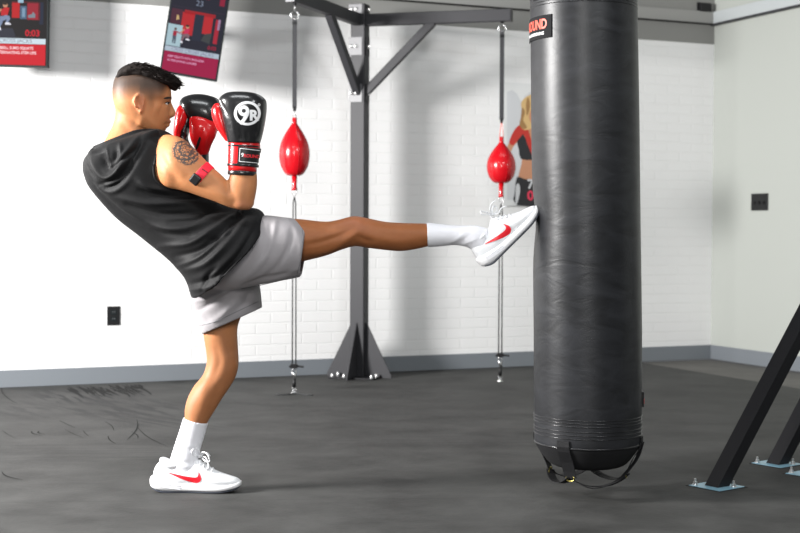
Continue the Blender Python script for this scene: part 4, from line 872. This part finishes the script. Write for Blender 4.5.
# ---------------------------------------------------------------- shoes
def shoe(O, U, Vv, Wn, L, loose):
    """O heel on the sole line, U to the toe, Vv up, Wn outward (near side)"""
    fn = lambda u, v, w: O+U*(u*L)+Vv*v+Wn*w
    def ring(u, v0, v1, w, cw=0., p=2.5, n=28, tuck=0.):
        R_ = []
        for t in np.linspace(0, 2*math.pi, n, endpoint=False):
            c_, s_ = math.cos(t), math.sin(t); c_ = math.copysign(abs(c_)**(2/p), c_); s_ = math.copysign(abs(s_)**(2/p), s_)
            vv = (v0+v1)/2+(v1-v0)/2*s_; R_.append(fn(u, vv, cw+w*c_*(1-tuck*max(0, s_)**1.5)))
        return R_
    up = MB()
    st = [(.030, .030, .062, .012), (.05, .022, .084, .024), (.085, .018, .1, .031), (.13, .016, .110, .034), (.18, .016, .109, .035), (.24, .016, .097, .036), (.33, .016, .093, .037), (.42, .016, .104, .037), (.49, .016, .116, .038), (.54, .016, .111, .040), (.60, .016, .099, .043), (.67, .017, .084, .046), (.75, .018, .071, .047), (.83, .020, .061, .044), (.90, .022, .054, .037), (.955, .025, .048, .026), (.985, .028, .042, .012)]
    st = smooth_pts(st, 3, False)
    for a in (0,):
        up.rings([ring(u, v0, v1, w, tuck=.12+.38*float(np.clip((u-.25)/.2, 0, 1))*float(np.clip((.95-u)/.2, 0, 1)), p=2.4) for u, v0, v1, w in st])
    tg = MB(); R_ = []
    for k_ in range(10):      # tongue and padded heel collar merged in
        t = k_/9.; u = .50+.035*t-.01; v = .095+.05*t; R_.append([fn(u+a*.016, v+.004*a, w) for a, w in [(math.cos(q)*.5, .019*(1-.25*t)*math.sin(q)) for q in np.linspace(0, 6.283, 16, endpoint=False)]])
    up.rings(R_)
    up.tube([fn(*q) for q in smooth_pts([(.30, .094, .027), (.22, .096, .029), (.155, .107, .024), (.125, .112, 0), (.155, .107, -.024), (.22, .096, -.029), (.30, .094, -.027)], 4, False)], .0085, 10)
    ume = remesh(up, .0032, 3); uo = link('shoe', ume, M['shoe'], man); bv = bvh_of(uo)
    mid = MB(); ms = [(-.002, .030, .046, .012), (.012, .020, .054, .026), (.05, .010, .056, .036), (.12, .004, .052, .041), (.22, .0025, .044, .041), (.35, .0025, .036, .040), (.5, .0025, .033, .042), (.65, .0025, .032, .048), (.78, .004, .032, .050), (.88, .010, .033, .046), (.95, .016, .036, .037), (.99, .022, .039, .022), (1.0, .027, .037, .008)]
    mid.rings([ring(u, v0, v1, w, p=3.2) for u, v0, v1, w in smooth_pts(ms, 3, False)]); mo = mid.build('midsole', M['midsole'], uo, True)
    for vv in (.022, .031):
        pass
    mb = MB()
    for k_ in (0, 1, 2): mb.tube([fn(u, v+.006*k_-.004, w) for u, v, w in smooth_pts([(.10, .030, .0405), (.18, .024, .0415), (.27, .020, .0410), (.36, .0165, .0403)], 3, False)], .0012, 6)
    mb.build('midsole_groove', M['sock'], uo, True)
    out = MB(); os_ = [(.03, .014, .020, .028), (.08, .005, .012, .037), (.14, 0, .006, .0385), (.24, 0, .006, .038), (.36, 0, .006, .037), (.5, 0, .006, .039), (.65, 0, .006, .045), (.78, .001, .0075, .047), (.88, .006, .0125, .044), (.95, .012, .019, .035), (.985, .018, .024, .020)]
    out.rings([ring(u, v0, v1, w, p=5) for u, v0, v1, w in smooth_pts(os_, 3, False)]); out.build('outsole', M['outsole'], uo, True)
    # red tick mark on both sides
    sw = smooth_pts([(.215, .0715), (.30, .0585), (.40, .0455), (.48, .0375), (.535, .0360), (.572, .0445), (.578, .056), (.566, .067), (.545, .0765), (.546, .067), (.535, .0585), (.50, .0560), (.43, .0585), (.33, .0645)], 3)
    for sg in (1, -1):
        mb = MB(); vs, fs = poly_verts([(a, b/L) for a, b in sw], .03); o_ = []
        for q in vs:
            p = fn(q[0], q[1]*L, sg*.2); h_ = bv.ray_cast(Vector(p), Vector(-Wn*sg), .4)
            if h_[0] is None: h_ = bv.find_nearest(Vector(p))
            o_.append(np.array(h_[0])+Wn*sg*.0016)
        mb.add(o_, fs); mb.build('tick_mark', M['swoosh'], uo, True)
    lc = MB()
    for u, v in ((.53, .118), (.575, .108), (.62, .0975), (.665, .088)):
        pts = []
        for w in np.linspace(-.024, .024, 9):
            h_ = bv.ray_cast(Vector(fn(u+.02, v+.1, w)), Vector(-Vv), .3); pts.append((np.array(h_[0])+Vv*.0018) if h_[0] is not None else fn(u, v, w))
        lc.tube(pts, .0026, 6)
    b0 = (.545, .122)
    if loose: loops = [[(b0[0], b0[1], 0), (.60, .112, .02), (.67, .118, .03), (.73, .110, .031)], [(b0[0], b0[1], 0), (.56, .14, .015), (.62, .152, .02), (.69, .150, .022)], [(b0[0], b0[1], 0), (.50, .135, .02), (.45, .15, .028), (.47, .16, .02), (.53, .13, 0)], [(b0[0], b0[1], 0), (.57, .13, -.02), (.64, .14, -.03), (.63, .12, -.03), (.55, .12, 0)]]
    else: loops = [[(b0[0], b0[1], 0), (.58, .142, .02), (.64, .138, .034), (.67, .115, .04), (.63, .112, .035), (.57, .120, .01)], [(b0[0], b0[1], 0), (.54, .148, .01), (.50, .158, .022), (.47, .142, .03), (.52, .125, .01)], [(b0[0], b0[1], 0), (.62, .125, .028), (.66, .10, .044), (.655, .09, .047)], [(b0[0], b0[1], 0), (.60, .135, -.02), (.64, .12, -.03)]]
    for l_ in loops: lc.tube([fn(*q) for q in smooth_pts(l_, 6, False)], .0024, 6)
    ell(lc, fn(b0[0], b0[1]+.002, 0), (.007, .007, .006), 8)
    lc.build('laces', M['shoe'], uo, True)
    # pull tab and eyelet row
    ey = MB()
    for u, v, w in ((.545, .105, .0), (.59, .096, 0), (.635, .086, 0)):
        h_ = bv.ray_cast(Vector(fn(u, v-.006, .2)), Vector(-Wn), .4)
        if h_[0] is not None: p = np.array(h_[0]); ey.lathe(p-Wn*.001, Wn, [(.0032, 0), (.0032, .0018), (.0016, .002)], 8)
    ey.build('eyelet', M['steel_pale'], uo, True)
    return uo
Os = P(150.7, 497, 4.79); Os[2] = 0
shoe(Os, nrm(V(1, -.02, 0)), V(0, 0, 1), nrm(V(-.02, -1, 0)), .3215, False)
Dk = DM-.03; A_ = P(486, 271, Dk); B_ = P(544, 213, Dk); Uk = nrm(B_-A_); Wk = V(0, -1, 0); Vk = nrm(np.cross(Wk, Uk)); Vk = Vk if Vk[2] > 0 else -Vk
shoe(A_, Uk, Vk, Wk, np.linalg.norm(B_-A_), True)

# ---------------------------------------------------------------- gloves
def bvm(o): return bvh_of(o)
DG = DM-.19
g = MB(); loft([(228, 143, 260, 144, 0, .050), (226, 134, 262.5, 135, 0, .055), (224, 124, 264.6, 125, 0, .061), (222, 114, 266.3, 114, 0, .066), (218.8, 104, 266.8, 105, 0, .067), (219.6, 98, 265.4, 99.5, 0, .062), (226, 93.2, 259, 94.6, 0, .048), (234, 91.8, 250, 92.2, 0, .022)], DG, n=40, mb=g, p=2.35)
gm = remesh(g, .0038, 3); folds(gm, [([(219, 100), (223, 108), (227, 116)], -.004, 1.8), ([(232, 120), (234, 130), (236, 140)], .0025, 2.5), ([(246, 132), (247, 138), (248, 143)], -.0025, 2), ([(240, 128), (241, 136), (241, 142)], -.0025, 2), ([(254, 132), (255, 138), (255, 143)], .002, 2)], DM)
glove = link('boxing_glove', gm, M['black'], man); gbv = bvm(glove)
g = MB(); loft([(214.5, 104, 222, 103, .012, .020), (212, 108, 226, 107, .012, .030), (211.5, 113, 228, 112, .012, .034), (213, 120, 230, 119, .012, .035), (216.5, 128, 231, 127, .012, .034), (221, 135, 232, 134, .012, .03), (226, 141.5, 234, 142, .01, .024)], DG, n=28, mb=g)
gm = remesh(g, .0038, 2); link('thumb', gm, M['red'], glove)
mb = MB(); pts = [np.array(h_[0])+np.array(h_[1])*.0006 for q in smooth_pts([(219.6, 100.5), (221.6, 105.5), (224.8, 110.5), (227.2, 115)], 4, False) for h_ in [hitpx(gbv, q[0]+.5, q[1])] if h_[0] is not None]
mb.tube(pts, .0022, 8); mb.build('piping', M['white'], glove, True)
def cuffring(y0, y1, xl0, xr0, xl1, xr1, rd, name, m, par, D, p=2.2, sl=1.5):
    return loft([(xl0, y0, xr0, y0+sl, 0, rd), (xl0-.3, y0+(y1-y0)*.25, xr0+.3, y0+sl+(y1-y0)*.25, 0, rd+.0015), (xl1-.3, y0+(y1-y0)*.75, xr1+.3, y0+sl+(y1-y0)*.75, 0, rd+.0015), (xl1, y1, xr1, y1+sl, 0, rd)], D, n=36, k=2, p=p).build(name, m, par, True)
cuff = cuffring(141.5, 170.5, 228.6, 260, 228.3, 256.8, .043, 'cuff', M['red'], glove, DG)
cuffring(144.8, 146.6, 228.2, 260, 228.2, 260, .0455, 'trim', M['black'], glove, DG); cuffring(163.4, 166, 227.6, 258.6, 227.6, 258.6, .0455, 'trim', M['black'], glove, DG); cuffring(170.5, 174.6, 228.2, 256.4, 228.2, 255.8, .044, 'trim', M['black'], glove, DG)
# wrist strap with lettering
cbv = bvm(cuff); mb = MB(); fdec(mb, [(238.5, 146.6), (260.8, 148.6), (259.4, 165), (237.6, 163.4)], 0, .004, 1, cbv, DG)
stp = mb.build('wrist_strap', M['plastic'], glove, True); b2 = bvm(stp)
mb = MB()
def fr(pts, w_=.55):
    for i in range(len(pts)-1):
        a, b = np.array(pts[i]), np.array(pts[i+1]); n_ = np.array([-(b-a)[1], (b-a)[0]])/np.linalg.norm(b-a)*w_/2; fdec(mb, [tuple(a+n_), tuple(b+n_), tuple(b-n_), tuple(a-n_)], 0, .0008, 1, b2, DG)
fr([(260, 150.6), (240, 148.3), (239.2, 161.3), (259.2, 163.2)])
def ftext(mb, s_, cx, cy, size, m, bv, D, bold=0., rot=0., off=.0008, sub=.8, sx=1.):
    vs, fs = text_verts(s_, size, bold*size, sub); cr_, sr2 = math.cos(rot), math.sin(rot); o_ = []
    for q in vs:
        x = cx+(q[0]*sx*cr_-q[1]*sr2); y = cy-(q[0]*sx*sr2+q[1]*cr_); h_ = hitpx(bv, x, y)
        if h_[0] is None: h_ = bv.find_nearest(Vector(P(x, y, D-.04)))
        n_ = np.array(h_[1]); n_ = n_ if n_[1] < 0 else -n_; o_.append(np.array(h_[0])+n_*off)
    mb.add(o_, fs, m)
ftext(mb, '9', 242.4, 155.2, 5.6, 0, b2, DG, .015, -.08); ftext(mb, 'ROUND', 251.6, 156.3, 4.4, 1, b2, DG, .035, -.08)
link('strap_lettering', mb.mesh('x', False), [M['white'], M['redprint']], glove, False)
# round emblem with joined 9 and R
mb = MB(); ex_, ey_ = 247.3, 113.3
def fvf(vf, cx, cy, sx, sy, m=0, off=.001):
    vs, fs = vf; o_ = []
    for q in vs:
        h_ = hitpx(gbv, cx+q[0]*sx, cy-q[1]*sy)
        if h_[0] is None: h_ = gbv.find_nearest(Vector(P(cx+q[0]*sx, cy-q[1]*sy, DG-.04)))
        n_ = np.array(h_[1]); n_ = n_ if n_[1] < 0 else -n_; o_.append(np.array(h_[0])+n_*off)
    mb.add(o_, fs, m)
fvf(ring_verts(1, .79, 48, .1), ex_, ey_, 13.3, 12.1)
fvf(ring_verts(1, .38, 32, .15), 243.8, 110.8, 5.5, 5.3)
def fpoly(pts, k=3): pts = smooth_pts(pts, k) if k > 1 else pts; fvf(poly_verts([(a, b) for a, b in pts], .9), 0, 0, 1, -1)
fpoly([(248.9, 110), (249.4, 113), (247.5, 117.5), (244, 122.5), (241.3, 124.6), (239.4, 122.6), (242.6, 118.6), (244.2, 115.0), (247, 113.8)], 2)
ftext(mb, 'R', 253.6, 115.8, 14, 0, gbv, DG, .045, 0, .0012, .9, 1.)
fvf(ring_verts(1, .55, 16), 258.9, 104.8, 1.3, 1.3)
mb.build('emblem', M['white'], glove)
# far glove
DF = DM+.15
g = MB(); loft([(180.5, 100, 179, 111, 0, .020), (184, 96.8, 183, 116, 0, .040), (192, 94.4, 191, 124, 0, .055), (201, 94, 203, 130, 0, .06), (210, 95.6, 212, 132, 0, .058), (218, 99, 218, 131, 0, .045), (222, 106, 221, 124, 0, .02)], DF, n=36, mb=g)
gm = remesh(g, .0038, 3); g2 = link('boxing_glove', gm, M['black'], man)
g = MB(); loft([(192, 113, 219, 124, -.03, .025), (189.5, 119, 217.5, 130.5, -.035, .034), (189.5, 127, 215.5, 137, -.035, .036), (190, 137, 212, 144, -.03, .034), (194, 148, 209.5, 151, -.02, .03), (198, 156, 208, 155, -.015, .025)], DF, n=32, mb=g)
gm = remesh(g, .0038, 3); folds(gm, [([(193, 119), (203, 120), (213, 127)], .003, 2), ([(202, 126), (199, 136), (196, 144)], -.0035, 2), ([(209, 132), (206, 140), (203, 148)], .003, 2.5)], DM); palm = link('palm', gm, M['red'], g2)
mb = MB(); fdec(mb, [(199.5, 137.5), (201.2, 138.5), (198.2, 148), (196.3, 147.5)], 0, .0035, 3, bvm(palm), DF); mb.build('vent_slot', M['black'], g2, True)
g = MB(); loft([(179, 105.5, 187.5, 104.5, -.02, .014), (176.5, 109.5, 189, 110, -.02, .024), (174.8, 116, 188.8, 117, -.02, .028), (173.6, 124, 185.5, 126, -.02, .028), (173, 132, 181, 135, -.015, .026), (174, 141, 182, 143, -.01, .024)], DF, n=28, mb=g)
gm = remesh(g, .0038, 2); folds(gm, [([(184, 108), (182, 116), (178, 126)], .002, 2)], DM); link('thumb', gm, M['red'], g2)
g = MB(); loft([(186, 110, 194, 113, -.0, .03), (184, 122, 191, 126, -.0, .035), (180, 133, 188, 138, 0, .035), (180, 144, 192, 147, 0, .03)], DF, n=24, mb=g)
gm = remesh(g, .0038, 2); folds(gm, [([(182, 130), (186, 134), (189, 136)], .003, 1.2), ([(181, 134), (185, 138), (188, 140)], -.003, 1.2), ([(183, 122), (188, 128), (190, 130)], -.003, 1.5)], DM); link('web', gm, M['black'], g2)
loft([(196, 150, 208.8, 150.5, .0, .034), (196.5, 158, 208.8, 159.5, 0, .035), (198, 168, 209, 169, 0, .034)], DF, n=28, k=3).build('cuff', M['black'], g2, True)
ftmb = MB()
# ---------------------------------------------------------------- arm band with tracker
mb = loft([(207.4, 161.8, 187.6, 186.6, -.182, .0505), (208.6, 162.4, 189.2, 187.8, -.182, .052), (212.6, 166.2, 194.6, 189.9, -.184, .0505), (214.4, 168, 196.4, 190.4, -.185, .049)], DM, n=40, k=3)
ab = mb.build('arm_band', M['band_red'], man, True); abv = bvm(ab)
u_ = nrm(P(190, 186, DM-.24)-P(208, 164, DM-.24)); v_ = nrm(np.cross(u_, V(0, 1, 0))); hp = hitpx(abv, 195.6, 179.3); cpt = np.array(hp[0]); nn = np.array(hp[1]); nn = nn if nn[1] < 0 else -nn
u_ = nrm(u_-nn*(u_@nn)); v_ = np.cross(nn, u_)
MB().box(cpt+nn*.004, (u_, v_, nn), (.0175, .0165, .006)).build('tracker', M['plastic'], ab, bevel=.005)
surf = MB(); fdec(surf, [(202.2, 168.6), (208.8, 173.2), (208.4, 173.8), (201.8, 169.2)], 0, .0008, 1, abv, DM); surf.build('band_seam', M['plastic'], ab, True)

# ================================================================== LIGHT AND CAMERA
def area(name, loc, target, size, power, col=(1, 1, 1), sy=None, spread=None):
    l = bpy.data.lights.new(name, 'AREA'); l.energy = power; l.size = size; l.color = col
    if sy: l.shape = 'RECTANGLE'; l.size_y = sy
    if spread: l.spread = spread
    o = bpy.data.objects.new(name, l); COL.objects.link(o); o.location = loc
    o.rotation_euler = (Vector(target)-Vector(loc)).to_track_quat('-Z', 'Y').to_euler(); return o
area('softbox_key', (-4.5, 3.9, 2.05), (.6, 6.5, 1.0), 1.0, 680, (1, .985, .97))
area('added_fill', (-.5, -1.6, 2.2), (0, 4.8, .9), 1.4, 125, (1, .99, .97))  # added fill behind the camera, brightens the surfaces facing it
area('unseen_overhead_light', (-.8, 3.6, 3.25), (-.8, 3.61, 0), 1.6, 40, (.95, .98, 1), sy=.6)  # added overhead fill, stands for general room light
area('unseen_overhead_light', (2.2, 1.4, 3.25), (2.0, 3., 1), 1.2, 70, (.95, .98, 1), sy=.6)  # unseen overhead light, set for the second highlight on the heavy bag
area('unseen_overhead_light', (.8, 7.0, 3.28), (.8, 7.01, 0), 1.6, 8, (.95, .98, 1), sy=.6)  # added weak overhead fill towards the back wall
W = bpy.data.worlds.new('World'); S.world = W; W.use_nodes = True
W.node_tree.nodes['Background'].inputs[0].default_value = (.93, .965, 1, 1); W.node_tree.nodes['Background'].inputs[1].default_value = .10
cd = bpy.data.cameras.new('camera'); cam = bpy.data.objects.new('camera', cd); COL.objects.link(cam)
cd.sensor_width = 36; cd.lens = F*36/800; cd.clip_start = .05
cam.matrix_world = Matrix(((RT[0], UP[0], -FW[0], EYE[0]), (RT[1], UP[1], -FW[1], EYE[1]), (RT[2], UP[2], -FW[2], EYE[2]), (0, 0, 0, 1)))
cd.dof.use_dof = True; cd.dof.focus_distance = 4.75; cd.dof.aperture_fstop = 4.0
S.camera = cam
S.view_settings.view_transform = 'Standard'; S.view_settings.look = 'None'; S.view_settings.exposure = .22; S.view_settings.gamma = 1; S.view_settings.use_curve_mapping = False
